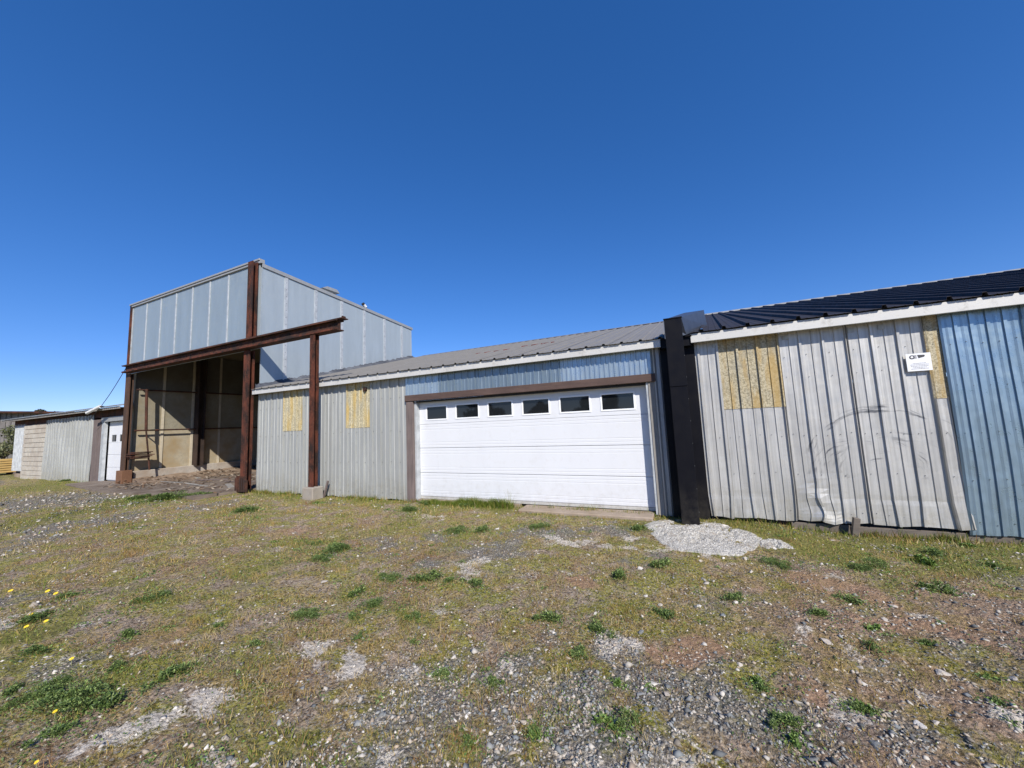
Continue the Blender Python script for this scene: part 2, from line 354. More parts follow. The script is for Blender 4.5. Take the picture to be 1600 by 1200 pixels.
# sloping roof sheet: ribs run up the slope
def roofsheet(x0, x1, ya, za, yb, zb, step=0.30, ph=0.0, h=0.024, w=0.06, thick=0.004, n=8, x0b=None):
    xs = {round(x0, 4): 0.0, round(x1, 4): 0.0}
    k0 = math.floor((x0-ph)/step)-1
    for k in range(k0, k0+int((x1-x0)/step)+4):
        c = ph+k*step
        for off, hh in ((-w/2, 0), (-w*0.3, h), (w*0.3, h), (w/2, 0)):
            if x0 < c+off < x1: xs[round(c+off, 4)] = hh
        for q in (0.33, 0.66):
            for off, hh in ((-0.012, 0), (0, 0.006), (0.012, 0)):
                if x0 < c+q*step+off < x1: xs[round(c+q*step+off, 4)] = hh
    X = sorted(xs); nn = len(X); vs = []
    for side in (0, 1):
        for j in range(n+1):
            t_ = j/n
            for x in X:
                xx = x
                if x0b is not None: xx = x + max(0, 1-(x-x0)/(x0b-x0+0.9))*(x0b-x0)*t_ if x0b > x0 else x
                vs.append((xx, ya+(yb-ya)*t_, za+(zb-za)*t_+xs[x]-side*thick+0.004*fbm1(x*1.5, t_*6, 5)))
    L = nn*(n+1); fs = []
    for side in (0, 1):
        for j in range(n):
            for i in range(nn-1):
                a = side*L+j*nn+i; f = (a, a+1, a+nn+1, a+nn); fs.append(f[::-1] if side else f)
    for j in (0, n):
        for i in range(nn-1): a = j*nn+i; fs.append((a, L+a, L+a+1, a+1))
    for i in (0, nn-1):
        for j in range(n): a = j*nn+i; fs.append((a, a+nn, L+a+nn, L+a))
    return MB().add(vs, fs)

# ------------------------------------------------------------------ ground
def vnoise(x, y, s=0):
    s = int(s)
    xi = np.floor(x).astype(np.int64); yi = np.floor(y).astype(np.int64); xf = x-xi; yf = y-yi
    def h(a, b):
        n = (a*374761393+b*668265263+s*974634777) & 0x7fffffff
        n = ((n ^ (n >> 13))*1274126177) & 0x7fffffff
        return ((n ^ (n >> 16)) & 0xffff)/65535.0
    u = xf*xf*(3-2*xf); v = yf*yf*(3-2*yf)
    return (h(xi, yi)*(1-u)+h(xi+1, yi)*u)*(1-v)+(h(xi, yi+1)*(1-u)+h(xi+1, yi+1)*u)*v
def fbm(x, y, f=1.0, o=4, s=0):
    r = 0; a = 0.5; t_ = 0
    for i in range(o):
        r = r+a*vnoise(x*f+13.7*i, y*f-7.1*i, s+i); t_ += a; a *= 0.55; f *= 2.03
    return r/t_
def smooth(a, b, x): t_ = np.clip((x-a)/(b-a), 0, 1); return t_*t_*(3-2*t_)
def gz(x, y):
    x = np.asarray(x, float); y = np.asarray(y, float)
    b = -0.085 - 0.075*smooth(0.6, 1.8, x)*smooth(-3.0, -0.5, y) + 0.045*smooth(-9.5, -13.0, x)
    b = b - 0.02*smooth(-2.0, -5.0, y)
    amp = smooth(0.15, 1.2, -y)*1.0+0.15
    inb = (y > -1.4) & (x < -11.2)
    r = np.hypot(x, y+6.6)
    fade = 1/(1+np.maximum(0, r-14)*0.05)
    n = (fbm(x, y, 0.55, 4, 3)-0.5)*0.10+(fbm(x, y, 2.2, 4, 9)-0.5)*0.045+(fbm(x, y, 9.0, 3, 21)-0.5)*0.028+(fbm(x, y, 21.0, 2, 25)-0.5)*0.022*smooth(11, 6, r)
    z = b+n*amp*fade
    slabmask = smooth(-1.6, -1.25, y)*smooth(-10.9, -11.4, x)*smooth(-21.6, -21.0, x)
    z = z*(1-slabmask)+slabmask*np.minimum(z, -0.05)
    z = np.where(y > 0.02, np.minimum(z, -0.09), z)
    return z
BLOBS = [
    ('g', -15.65, -2.73, 2.02, 2.76, 1.0),
    ('g', -11.02, -2.96, 0.59, 0.78, 1.0),
    ('g', -1.77, -1.08, 0.47, 0.46, 1.0),
    ('g', -1.09, -0.96, 0.37, 0.44, 1.0),
    ('g', -2.52, -1.99, 0.52, 0.7, 0.8),
    ('g', -0.4, -4.04, 0.48, 0.32, 1.0),
    ('g', -1.61, -4.74, 0.56, 0.36, 0.8),
    ('g', 0.49, -4.22, 0.4, 0.16, 1.0),
    ('g', 1.63, -3.13, 0.23, 0.26, 0.7),
    ('g', -0.77, -4.76, 0.46, 0.13, 1.0),
    ('g', -3.22, -4.74, 0.29, 0.2, 0.5),
    ('w', 0.23, -1.66, 0.22, 0.15, 0.8),
    ('w', -0.8, -1.46, 0.21, 0.17, 0.8),
    ('w', -1.46, -1.67, 0.29, 0.18, 0.7),
    ('g', -0.64, -1.9, 0.22, 0.2, 0.8),
    ('w', -1.97, -4.31, 0.14, 0.12, 0.6),
    ('w', -1.82, -4.92, 0.11, 0.12, 0.5),
    ('w', -1.47, -4.08, 0.1, 0.12, 0.6),
    ('w', -2.1, -3.64, 0.14, 0.12, 0.6),
    ('r', -4.09, -4.97, 0.31, 0.25, 0.35),
    ('r', 1.36, -2.94, 0.26, 0.2, 0.5),
    ('r', 1.04, -2.21, 0.23, 0.18, 0.4),
    ('w', -2.68, -4.47, 0.17, 0.12, 1.0),
    ('w', -2.56, -4.69, 0.34, 0.12, 1.0),
    ('w', -0.52, -3.72, 0.18, 0.12, 1.0),
    ('w', -2.65, -5.29, 0.16, 0.15, 1.0),
    ('w', 1.35, -3.71, 0.11, 0.18, 1.0),
    ('w', -0.29, -4.57, 0.14, 0.12, 1.0),
    ('w', -0.94, -4.18, 0.12, 0.12, 1.0),
    ('w', -0.73, -3.58, 0.15, 0.12, 1.0),
    ('w', -5.7, -5.3, 0.14, 0.24, 1.0),
    ('w', 0.76, -3.24, 0.13, 0.17, 0.7),
    ('w', 1.38, -2.46, 0.15, 0.13, 0.7),
    ('w', -2.75, -5.6, 0.13, 0.12, 1.0),
    ('w', -4.06, -1.0, 0.45, 0.31, 0.8),
    ('w', 1.01, -3.66, 0.14, 0.12, 0.6),
    ('r', -1.07, -2.97, 0.27, 0.16, 1.0),
    ('r', -0.15, -3.59, 0.25, 0.19, 1.0),
    ('r', 0.08, -3.65, 0.13, 0.12, 1.0),
    ('r', -5.89, -2.34, 0.63, 0.63, 0.4),
    ('r', 0.37, -3.91, 0.14, 0.12, 0.5),
    ('r', -0.53, -2.89, 0.23, 0.19, 0.5),
    ('v', -21.47, -1.46, 1.83, 3.31, 1.0),
    ('v', -13.07, -1.32, 1.12, 1.22, 1.0),
    ('v', -12.27, -3.71, 0.9, 1.72, 0.6),
    ('v', 1.3, -1.28, 0.53, 0.62, 0.7),
    ('v', 2.47, -0.7, 0.57, 0.63, 0.9),
    ('v', 0.18, -1.46, 0.3, 0.18, 1.0),
    ('v', -4.03, 0.04, 1.28, 0.4, 0.8),
    ('v', -3.48, -5.58, 0.26, 0.36, 0.7),
    ('v', -5.16, -5.27, 0.22, 0.4, 0.6),
    ('v', 2.69, -1.02, 0.32, 0.65, 0.7),
]
def blob(kind, x, y):
    r = np.zeros_like(x)
    wx = x+(fbm(x, y, 1.7, 3, 40)-0.5)*0.8; wy = y+(fbm(x, y, 1.7, 3, 50)-0.5)*0.8
    for (k, bx, by, rx, ry, s) in BLOBS:
        if k == kind: r = np.maximum(r, s*np.exp(-(((wx-bx)/rx)**2+((wy-by)/ry)**2)))
    return r
def zones(x, y):
    x = np.asarray(x, float); y = np.asarray(y, float)
    d = np.hypot(x, y+6.6)
    n1 = fbm(x, y, 0.8, 5, 60); n2 = fbm(x, y, 2.6, 4, 70); n3 = fbm(x, y, 6.0, 3, 80)
    near = smooth(4.6, 2.2, d)*smooth(-3.4, -1.2, x)
    G = np.clip(blob('g', x, y)*1.4+near*0.9*smooth(0.40, 0.62, n1)+smooth(0.56, 0.72, n1)*0.6, 0, 1)
    bz_ = smooth(-0.6, 0.8, x)*smooth(-1.0, -1.8, y)
    G = np.clip(G+0.35*bz_, 0, 1)
    G = np.clip(G*(0.25+0.95*smooth(0.34, 0.60, n2*0.55+n3*0.45)), 0, 1)
    W = np.clip(blob('w', x, y)*smooth(0.42, 0.60, n2*0.4+n3*0.6)*1.4+smooth(0.66, 0.78, n2)*0.6*smooth(-0.5, -1.5, y)*smooth(9, 5, d), 0, 1)
    Rr = np.clip((blob('r', x, y)*2.0+0.6*smooth(-0.6, 0.8, x)*smooth(-1.0, -1.8, y)*smooth(9, 6, d))*smooth(0.35, 0.55, n2*0.5+n1*0.5), 0, 1)
    wall = smooth(-1.1, -0.15, y)*(1-blob('g', x, y))
    V = np.clip(blob('v', x, y)*1.3+wall*0.75*smooth(0.3, 0.5, n2+0.05)+smooth(0.56, 0.72, fbm(x, y, 1.3, 4, 90))*0.55, 0, 1)
    V = V*(1-0.9*W)*(1-0.8*Rr)*(1-0.5*smooth(-0.6, 0.8, x)*smooth(-1.2, -2.0, y))
    return G, V, W, Rr, n1, n2, n3
def make_ground():
    az0 = math.pi/2+0.4326
    front = np.linspace(-math.radians(72), math.radians(72), 620)
    back = np.linspace(math.radians(72), 2*math.pi-math.radians(72), 60)[1:-1]
    ang = az0+np.concatenate([front, back]); na = len(ang)
    rad = np.concatenate([[0.02, 0.5, 0.9], np.exp(np.linspace(math.log(1.2), math.log(16), 330)), np.exp(np.linspace(math.log(17), math.log(1500), 40))]); nr = len(rad)
    A, Rr = np.meshgrid(ang, rad); X = Rr*np.cos(A); Y = -6.606+Rr*np.sin(A); Z = gz(X, Y)
    V = np.stack([X, Y, Z], -1).reshape(-1, 3).astype(np.float32)
    i = np.arange(nr-1)[:, None]*na; j = np.arange(na)[None, :]; j2 = (j+1) % na
    F = np.stack([i+j, i+na+j, i+na+j2, i+j2], -1).reshape(-1, 4)
    me = np_mesh('ground', V, F)
    G, Vg, W, R_, *_ = zones(X.ravel(), Y.ravel())
    at = me.attributes.new('zone', 'FLOAT_COLOR', 'POINT'); at.data.foreach_set('color', np.stack([G, Vg, W, R_], -1).astype(np.float32).ravel())
    me.polygons.foreach_set('use_smooth', np.ones(len(F), bool))
    return me
def np_mesh(name, V, F, colr=None):
    me = bpy.data.meshes.new(name); k = F.shape[1]
    me.vertices.add(len(V)); me.vertices.foreach_set('co', np.ascontiguousarray(V, dtype=np.float32).ravel())
    me.loops.add(F.size); me.loops.foreach_set('vertex_index', F.astype(np.int32).ravel())
    me.polygons.add(len(F)); me.polygons.foreach_set('loop_start', np.arange(0, F.size, k, dtype=np.int32))
    me.update(calc_edges=True)
    if colr is not None:
        at = me.attributes.new('Col', 'FLOAT_COLOR', 'POINT')
        at.data.foreach_set('color', np.concatenate([colr, np.ones((len(colr), 1))], 1).astype(np.float32).ravel())
    return me
t = NT('yard_soil')
za = t.n('ShaderNodeAttribute', attribute_name='zone'); sp = t.n('ShaderNodeSeparateColor'); t.l(za.outputs['Color'], sp.inputs[0])
zG, zV, zW, zR = sp.outputs[0], sp.outputs[1], sp.outputs[2], za.outputs['Alpha']
n_f = t.noise(45, 5, 0.7); n_m = t.noise(9, 5, 0.7); n_l = t.noise(1.4, 4, 0.6); n_x = t.noise(130, 4, 0.8)
n_k = t.noise(17, 5, 0.75)
n_c = t.math('ADD', t.math('MULTIPLY', n_f, 0.55), t.math('ADD', t.math('MULTIPLY', n_x, 0.15), t.math('MULTIPLY', n_k, 0.30)))
cr = lambda lo, hi: t.mix(t.ramp(n_c, [(0.42, 0.0), (0.56, 1.0)]), lo, hi)  # dark end of each tone stands for shade in the ground's crevices
p1 = t.noise(2.6, 5, 0.65); p2 = t.noise(3.4, 5, 0.65, (1, 1, 1), 0.5); p3 = t.noise(0.9, 4, 0.6)
soil = cr((0.075, 0.052, 0.036), (0.52, 0.40, 0.29))
straw = cr((0.070, 0.050, 0.022), (0.50, 0.37, 0.16))
olive = cr((0.062, 0.062, 0.014), (0.40, 0.37, 0.08))
brown = cr((0.085, 0.048, 0.030), (0.42, 0.26, 0.16))
base = t.mix(t.ramp(p1, [(0.44, 0.0), (0.54, 1.0)]), soil, straw)
base = t.mix(t.ramp(p2, [(0.46, 0.0), (0.56, 0.9)]), base, olive)
base = t.mix(t.ramp(t.math('ADD', t.math('MULTIPLY', p3, 0.6), t.math('MULTIPLY', n_m, 0.4)), [(0.52, 0.0), (0.62, 0.8)]), base, brown)
vc = t.n('ShaderNodeTexVoronoi'); vc.inputs['Scale'].default_value = 42; t.l(t.coord(), vc.inputs['Vector'])
vb = t.n('ShaderNodeTexVoronoi'); vb.inputs['Scale'].default_value = 95; t.l(t.coord(), vb.inputs['Vector'])
sep = t.n('ShaderNodeSeparateColor'); t.l(vc.outputs['Color'], sep.inputs[0]); sep2 = t.n('ShaderNodeSeparateColor'); t.l(vb.outputs['Color'], sep2.inputs[0])
st1 = t.ramp(sep.outputs[0], [(0.0, (0.11, 0.125, 0.13)), (0.3, (0.20, 0.205, 0.205)), (0.6, (0.30, 0.275, 0.25)), (1.0, (0.52, 0.47, 0.41))])
st2 = t.ramp(sep2.outputs[0], [(0.0, (0.13, 0.12, 0.11)), (0.5, (0.27, 0.24, 0.21)), (1.0, (0.46, 0.41, 0.35))])
stc = t.mix(t.ramp(n_m, [(0.45, 0.0), (0.55, 1.0)]), st1, st2)
stc = t.mix(t.ramp(vc.outputs['Distance'], [(0.5, 0.0), (0.85, 0.55)]), stc, (0.08, 0.07, 0.055))  # shade in the gaps between stones put into the colour
gm = t.ramp(t.math('ADD', zG, t.math('MULTIPLY', t.math('SUBTRACT', n_m, 0.5), 1.3)), [(0.30, 0.0), (0.75, 0.8)])
c = t.mix(gm, base, t.mix(t.ramp(n_x, [(0.42, 0.75), (0.55, 0.0)]), stc, (0.12, 0.10, 0.08)))
# scattered small stones everywhere
c = t.mix(t.math('MULTIPLY', t.math('GREATER_THAN', sep2.outputs[1], 0.80), 0.65), c, t.mix(sep2.outputs[2], (0.2, 0.19, 0.18), (0.46, 0.42, 0.35)))
c = t.mix(t.ramp(t.math('ADD', zR, t.math('MULTIPLY', t.math('SUBTRACT', n_f, 0.5), 0.9)), [(0.3, 0.0), (0.75, 0.85)]), c, t.mix(t.ramp(n_c, [(0.38, 0.0), (0.62, 1.0)]), (0.20, 0.115, 0.07), (0.56, 0.36, 0.235)))
c = t.mix(t.ramp(t.math('ADD', zW, t.math('MULTIPLY', t.math('SUBTRACT', n_f, 0.5), 2.2)), [(0.30, 0.0), (0.7, 0.95)]), c, t.mix(t.ramp(n_c, [(0.40, 0.0), (0.55, 1.0)]), (0.34, 0.29, 0.23), (0.76, 0.69, 0.60)))
c = t.mix(t.ramp(t.math('ADD', zV, t.math('MULTIPLY', t.math('SUBTRACT', n_f, 0.5), 1.2)), [(0.35, 0.0), (0.8, 0.8)]), c, t.mix(t.ramp(n_c, [(0.40, 0.0), (0.6, 1.0)]), (0.07, 0.075, 0.02), (0.33, 0.31, 0.09)))
t.set(base=c, rough=0.95, spec=0.15)
hh = t.math('ADD', t.math('ADD', t.math('MULTIPLY', n_f, 0.8), t.math('MULTIPLY', n_k, 1.2)), t.math('ADD', t.math('MULTIPLY', n_x, 0.35), t.math('MULTIPLY', t.math('SUBTRACT', 1.0, vc.outputs['Distance']), t.math('ADD', t.math('MULTIPLY', gm, 0.8), 0.3))))
t.bump(hh, 1.0, 0.032); M['ground'] = t.m
ground = link('ground', make_ground(), M['ground']); ground['kind'] = 'structure'

# loose stones, grass, dead stalks: scatter round the yard in front of the buildings
def scatter(n, rmin, rmax, power=1.0, amax=70):
    u = rng.random(n)
    if power == 1.0: r = rmin*(rmax/rmin)**u
    else: q = 2-power; r = (rmin**q+u*(rmax**q-rmin**q))**(1/q)
    a = math.pi/2+0.4326+np.radians(rng.uniform(-amax, amax, n))
    x = r*np.cos(a); y = -6.606+r*np.sin(a)
    k = (y < -0.03) | ((x < -30.8) & (y < 14))
    k &= ~((x < -11.3) & (x > -21.2) & (y > -1.25))
    k &= ~((x > -2.85) & (x < -0.66) & (y > -0.31) & (fbm(x, y, 2.5, 3, 17) < 0.56))
    k &= ~((((x-0.0)/0.66)**2+((y+0.85)/0.66)**2 < 1)&(rng.random(n)<0.93))
    k &= ~((x > -8.56) & (x < -7.98) & (y > -0.62))
    return x[k], y[k], r[k]
OCT = np.array([(1,0,0),(-1,0,0),(0,1,0),(0,-1,0),(0,0,1),(0,0,-1)], float)
OCF = np.array([(0,2,4),(2,1,4),(1,3,4),(3,0,4),(2,0,5),(1,2,5),(3,1,5),(0,3,5)])
def stones(name, x, y, size, pal, label):
    n = len(x); z = gz(x, y)
    V = OCT[None]*(0.65+0.6*rng.random((n, 6, 1)))*np.stack([size*rng.uniform(0.7, 1.3, n), size*rng.uniform(0.6, 1.0, n), size*rng.uniform(0.35, 0.65, n)], -1)[:, None, :]
    V = V + rng.normal(0, 0.18, (n, 6, 3))*size[:, None, None]
    a = rng.uniform(0, 6.28, n); ca, sa = np.cos(a)[:, None], np.sin(a)[:, None]
    X = V[..., 0]*ca-V[..., 1]*sa+x[:, None]; Y = V[..., 0]*sa+V[..., 1]*ca+y[:, None]; Z = V[..., 2]+(z+size*0.12)[:, None]
    P = np.stack([X, Y, Z], -1).reshape(-1, 3)
    F = (OCF[None]+np.arange(n)[:, None, None]*6).reshape(-1, 3)
    c = pal[rng.integers(0, len(pal), n)]*rng.uniform(0.75, 1.25, (n, 1)); C = np.repeat(c, 6, 0)
    o = link(name, np_mesh(name, P, F, C), M['attr_stone']); return tag(o, label, 'gravel', None, 'stuff')
PALG = np.array([(0.17,0.18,0.18),(0.21,0.215,0.21),(0.27,0.27,0.255),(0.36,0.33,0.29),(0.20,0.18,0.155),(0.46,0.42,0.36),(0.12,0.125,0.125),(0.36,0.29,0.22)])
PALT = np.array([(0.38,0.33,0.27),(0.46,0.42,0.36),(0.30,0.25,0.19),(0.22,0.19,0.15),(0.55,0.51,0.45)])
x, y, r = scatter(150000, 1.7, 22, 1.0)
G, Vg, W, Rz, n1, n2, n3 = zones(x, y)
k = rng.random(len(x)) < np.clip(0.10+0.9*G+0.25*W, 0, 1)*(0.35+0.65*smooth(0.35, 0.6, n3))
x, y, r, Gk = x[k], y[k], r[k], G[k]
size = np.clip(rng.lognormal(-4.75, 0.42, len(x)), 0.004, 0.032)*np.clip(r/5, 1, 3.0)
g = rng.random(len(x)) < 0.25+0.75*Gk
stones('gravel', x[g], y[g], size[g], PALG, 'blue grey crushed gravel scattered over the yard')
stones('gravel', x[~g], y[~g], size[~g], PALT, 'tan and cream pebbles scattered through the dry grass')

def blades(name, x, y, h, w, lean, c, label):
    n = len(x); z = gz(x, y)-0.004; a = rng.uniform(0, 6.28, n); la = rng.uniform(0, 6.28, n)
    dx, dy = np.cos(a)*w, np.sin(a)*w; lx, ly = np.cos(la)*lean*h, np.sin(la)*lean*h
    p0 = np.stack([x-dx, y-dy, z], -1); p1 = np.stack([x+dx, y+dy, z], -1)
    m0 = np.stack([x-dx*0.7+lx*0.4, y-dy*0.7+ly*0.4, z+h*0.6], -1); m1 = np.stack([x+dx*0.7+lx*0.4, y+dy*0.7+ly*0.4, z+h*0.6], -1)
    tp = np.stack([x+lx, y+ly, z+h], -1)
    P = np.stack([p0, p1, m1, m0, tp], 1).reshape(-1, 3)
    b = np.arange(n)[:, None]*5
    F = np.concatenate([b+np.array([[0, 1, 2]]), b+np.array([[0, 2, 3]]), b+np.array([[3, 2, 4]])], 0)
    C = np.repeat(c, 5, 0)
    o = link(name, np_mesh(name, P, F, C), M['attr_blade']); return tag(o, label, 'grass', None, 'stuff')
def pick(pal, n, jit=0.25): return np.array(pal)[rng.integers(0, len(pal), n)]*rng.uniform(1-jit, 1+jit, (n, 1))
STRAW = [(0.46,0.33,0.11),(0.37,0.26,0.08),(0.31,0.24,0.07),(0.54,0.43,0.22),(0.31,0.17,0.07),(0.28,0.26,0.06)]
GREEN = [(0.14,0.20,0.03),(0.10,0.15,0.022),(0.22,0.26,0.04),(0.32,0.31,0.06)]
x, y, r = scatter(470000, 1.7, 26, 1.0)
G, Vg, W, Rz, n1, n2, n3 = zones(x, y)
tuft = smooth(0.40, 0.62, 0.5*fbm(x, y, 7.0, 3, 101)+0.5*fbm(x, y, 2.2, 3, 108))
k = rng.random(len(x)) < np.clip((0.04+0.96*tuft)*(1-0.45*G)*(1-0.75*W)*(1-0.6*Rz)*(1-0.5*smooth(-0.8, 0.8, x)*smooth(-1.0, -1.8, y)), 0, 1)*0.72
x, y, r, V_, tf = x[k], y[k], r[k], Vg[k], tuft[k]
sc = np.clip(r/4.0, 1, 2.4)
n = len(x); gm_ = rng.random(n) < np.clip(V_*0.8+0.12, 0.1, 0.85)
h = rng.uniform(0.007, 0.024, n)*(0.6+0.9*tf)*np.clip(r/5, 1, 1.7)*(1+0.9*smooth(-0.5, -0.05, y))
c = np.where(gm_[:, None], pick(GREEN, n), pick(STRAW, n))
blades('grass', x, y, h, rng.uniform(0.0009, 0.0019, n)*sc*1.3, rng.uniform(0.3, 1.3, n), c, 'short dry straw and olive grass growing over the yard')
# green strip along the walls and the green blobs
x, y, r = scatter(260000, 2.0, 30, 1.0)
G, Vg, W, Rz, n1, n2, n3 = zones(x, y)
k = rng.random(len(x)) < np.clip(Vg-0.15, 0, 1)*0.75*(1-G*0.7)
x, y, r = x[k], y[k], r[k]; n = len(x)
h = rng.uniform(0.015, 0.05, n)*np.clip(r/6, 1, 1.7)*(1+0.6*smooth(-0.45, -0.05, y))
yel = fbm(x, y, 1.6, 3, 130)
c = np.where((rng.random(n) < smooth(0.35, 0.65, yel)*0.65)[:, None], pick(STRAW, n), pick(GREEN, n))
blades('grass', x, y, h, rng.uniform(0.0011, 0.0022, n)*np.clip(r/4, 1, 2.6)*1.25, rng.uniform(0.2, 1.0, n), c, 'greener grass growing in strips along the foot of the walls')
wx_ = rng.uniform(-11, 6, 60000); wy_ = -0.02-np.abs(rng.normal(0, 0.07, 60000))
dn = smooth(0.46, 0.66, fbm(wx_, wy_*0+3, 2.2, 3, 140))*0.5+0.06
dn = np.where((wx_ > -5.0) & (wx_ < -3.1), 1.3, dn); dn = np.where((wx_ > -3.2) & (wx_ < -0.9), dn*0.7, dn); dn = np.where((wx_ > -0.6) & (wx_ < 0.5), 0, dn)
kw = rng.random(60000) < dn*0.55; wx_, wy_ = wx_[kw], wy_[kw]; n = len(wx_)
blades('grass', wx_, wy_, rng.uniform(0.03, 0.10, n)*(0.4+1.2*fbm(wx_, wy_, 4, 3, 150)**1.5*1.6)*np.where((wx_ > -5.0) & (wx_ < -3.1), 1.35, 1.0), rng.uniform(0.002, 0.004, n), rng.uniform(0.1, 0.8, n), np.where((rng.random(n) < np.where((wx_ > -5.0) & (wx_ < -3.1), 0.95, 0.65))[:, None], pick(GREEN[:3], n)*0.9, pick(STRAW, n)), 'ragged taller grass against the foot of the walls and door')
# taller stalky tufts
cx_, cy_, cr = scatter(850, 2.0, 18, 1.0)
Gc = zones(cx_, cy_)[0]; kk = rng.random(len(cx_)) < 0.9-0.5*Gc; cx_, cy_, cr = cx_[kk], cy_[kk], cr[kk]
idx = np.repeat(np.arange(len(cx_)), 34); n = len(idx)
rad_ = 0.05*np.clip(cr[idx]/5, 0.9, 2)
x = cx_[idx]+rng.normal(0, 1, n)*rad_; y = np.minimum(cy_[idx]+rng.normal(0, 1, n)*rad_, -0.03)
cc = pick(STRAW, len(cx_), 0.15)[idx]*rng.uniform(0.7, 1.2, (n, 1))
blades('grass', x, y, rng.uniform(0.03, 0.075, n)*np.clip(cr[idx]/6, 0.9, 1.6), rng.uniform(0.0010, 0.0018, n)*np.clip(cr[idx]/4, 1, 2.2), rng.uniform(0.3, 1.1, n), cc, 'taller straw coloured tufts standing up from the short grass')

# ------------------------------------------------------------------ concrete: bay floor, apron, spill
slab = MB()
slab.extr([(-21.0, -0.80), (-16.7, -1.30), (-11.5, -1.22), (-11.45, -0.7), (-11.2, 0.1), (-10.98, 0.14), (-10.98, 7.0), (-19.0, 7.0), (-19.0, 0.2), (-21.0, 0.02)], 'z', -0.12, 0.0)
slab.build('floor_slab', M['slab'], kind='structure')
ap = MB(); ap.box(-2.9, -0.62, -0.33, 0.10, -0.12, -0.035, ch=0.015); ap.box(-5.45, -3.003, 0.02, 0.10, -0.10, -0.03)
ap.build('apron', M['apron'], kind='structure')
def pad(name, pts, z, h, label, seed):
    pts = np.array(pts); cx, cy = pts.mean(0); an = np.arctan2(pts[:, 1]-cy, pts[:, 0]-cx); rr = np.hypot(pts[:, 0]-cx, pts[:, 1]-cy); o_ = np.argsort(an)
    an, rr = an[o_], rr[o_]; na, nr = 200, 60
    A = np.linspace(-math.pi, math.pi, na, endpoint=False); R_ = np.interp(A, an, rr, period=2*math.pi)
    R_ = R_*(1+0.10*(fbm(np.cos(A)*3+seed, np.sin(A)*3, 1.5, 4, 7)-0.5)*2)
    q = np.linspace(0.01, 1, nr)[:, None]; X = cx+q*R_*np.cos(A); Y = np.minimum(cy+q*R_*np.sin(A), -0.02)
    ez = 1-q**5
    Z = gz(X, Y)*0.5+z*0.5+h*ez+ez*((fbm(X, Y, 7, 4, 31)-0.5)*0.06+(fbm(X, Y, 26, 4, 33)-0.5)*0.06+(fbm(X, Y, 3, 2, 39)-0.5)*0.06)
    Z[-1] -= 0.05; Z[-2] -= 0.01
    V = np.stack([X, Y, Z], -1).reshape(-1, 3); i = np.arange(nr-1)[:, None]*na; j = np.arange(na)[None, :]; j2 = (j+1) % na
    F = np.stack([i+j, i+na+j, i+na+j2, i+j2], -1).reshape(-1, 4)
    return tag(link(name, np_mesh(name, V, F), M['pad']), label, 'concrete')
pad('concrete_spill', [(-.52,-.19),(-.3,-.09),(.02,-.12),(.25,-.15),(.48,-.38),(.68,-.6),(.67,-1.05),(.53,-1.34),(.31,-1.5),(.04,-1.58),(-.23,-1.53),(-.42,-1.32),(-.61,-.84),(-.74,-.59)], -0.09, 0.02, 'crumbled pale concrete spill on the ground below the black column', 1.3)
pad('concrete_lump', [(.7,-.9),(.86,-.8),(.99,-.92),(1.03,-1.1),(.85,-1.2),(.68,-1.16)], -0.14, 0.05, 'small pale concrete lump at the right end of the larger spill', 4.1)

# ------------------------------------------------------------------ middle building with the wide garage door
mid = thing('metal_shed', (-5.6, 0, 0), 'long low shed of grey ribbed metal around the wide white garage door', 'shed')
def part(mb, name, mat, parent, label=None, **k): return mb.build(name, M[mat], parent, label, **k)
FZ = 2.62
for a, b in ((-11.0, -9.86), (-9.86, -9.10), (-9.10, -8.30), (-8.30, -7.51), (-7.51, -6.77), (-6.77, -5.66)):
    top = 1.575 if (a, b) in ((-9.86, -9.10), (-7.51, -6.77)) else FZ+0.05
    part(sheet(a, b-0.002, -0.06, top, y=-0.002*(int(a*7) % 3), ph=-10.65, hM=0.032, hm=0.013, wM=0.04, foot=foot_rag(a, 0.012), nz=12, dent=lambda x, z: (x+0.012*math.sin(z*5+x*2)*max(0, 0.6-z), 0.015*math.sin(x*5+z*7)*max(0, 0.5-z), z)), 'wall_panel', 'alu_left', mid)
for a, b in ((-9.86, -9.10), (-7.51, -6.77)):
    part(sheet(a-0.01, b+0.01, 1.56, FZ+0.05, y=-0.012, ph=-10.65, hM=0.032, hm=0.013, wM=0.04, nz=4), 'translucent_panel', 'fibre_left', mid, 'mottled yellow translucent panel')
part(B().box(-0.5, -0.0, 0, 0, 0, 0).box(-6.97, -6.93, -0.05, 0.0, 2.40, 2.44), 'wall_fixture', 'rust_dark', mid) if False else None
part(B().bar((-6.87, -0.07, 2.46), (-6.87, 0.0, 2.46), 0.05, 12), 'outlet_cap', 'rust_dark', mid, 'round rusty cap under the eave')
part(B().box(-10.99, -0.30, -0.185, -0.150, FZ, FZ+0.135, ch=0.004), 'fascia', 'fascia', mid)
part(B().box(-10.99, -0.30, -0.148, -0.004, FZ+0.06, FZ+0.08), 'soffit', 'fascia', mid)
part(B().box(-10.98, -0.31, -0.146, -0.115, FZ+0.085, FZ+0.158), 'eave_closure', 'rubber', mid)
S = 0.270; RY = 7.3
ridge_z = FZ+0.15+S*(RY+0.19)
xs_ = [-10.98, -10.1, -9.2, -8.3, -7.4, -6.5, -5.6, -4.7, -3.8, -2.9, -2.0, -1.1, -0.26]
for i in range(12):
    part(roofsheet(xs_[i]+0.001, xs_[i+1]-0.001, -0.225, FZ+0.140, RY, ridge_z, ph=-10.8), 'roof_panel', 'roof_mid', mid)
part(roofsheet(-10.98, -0.26, RY*2+0.2, FZ+0.14, RY+0.002, ridge_z, ph=-10.8), 'rear_roof', 'roof_mid', mid)
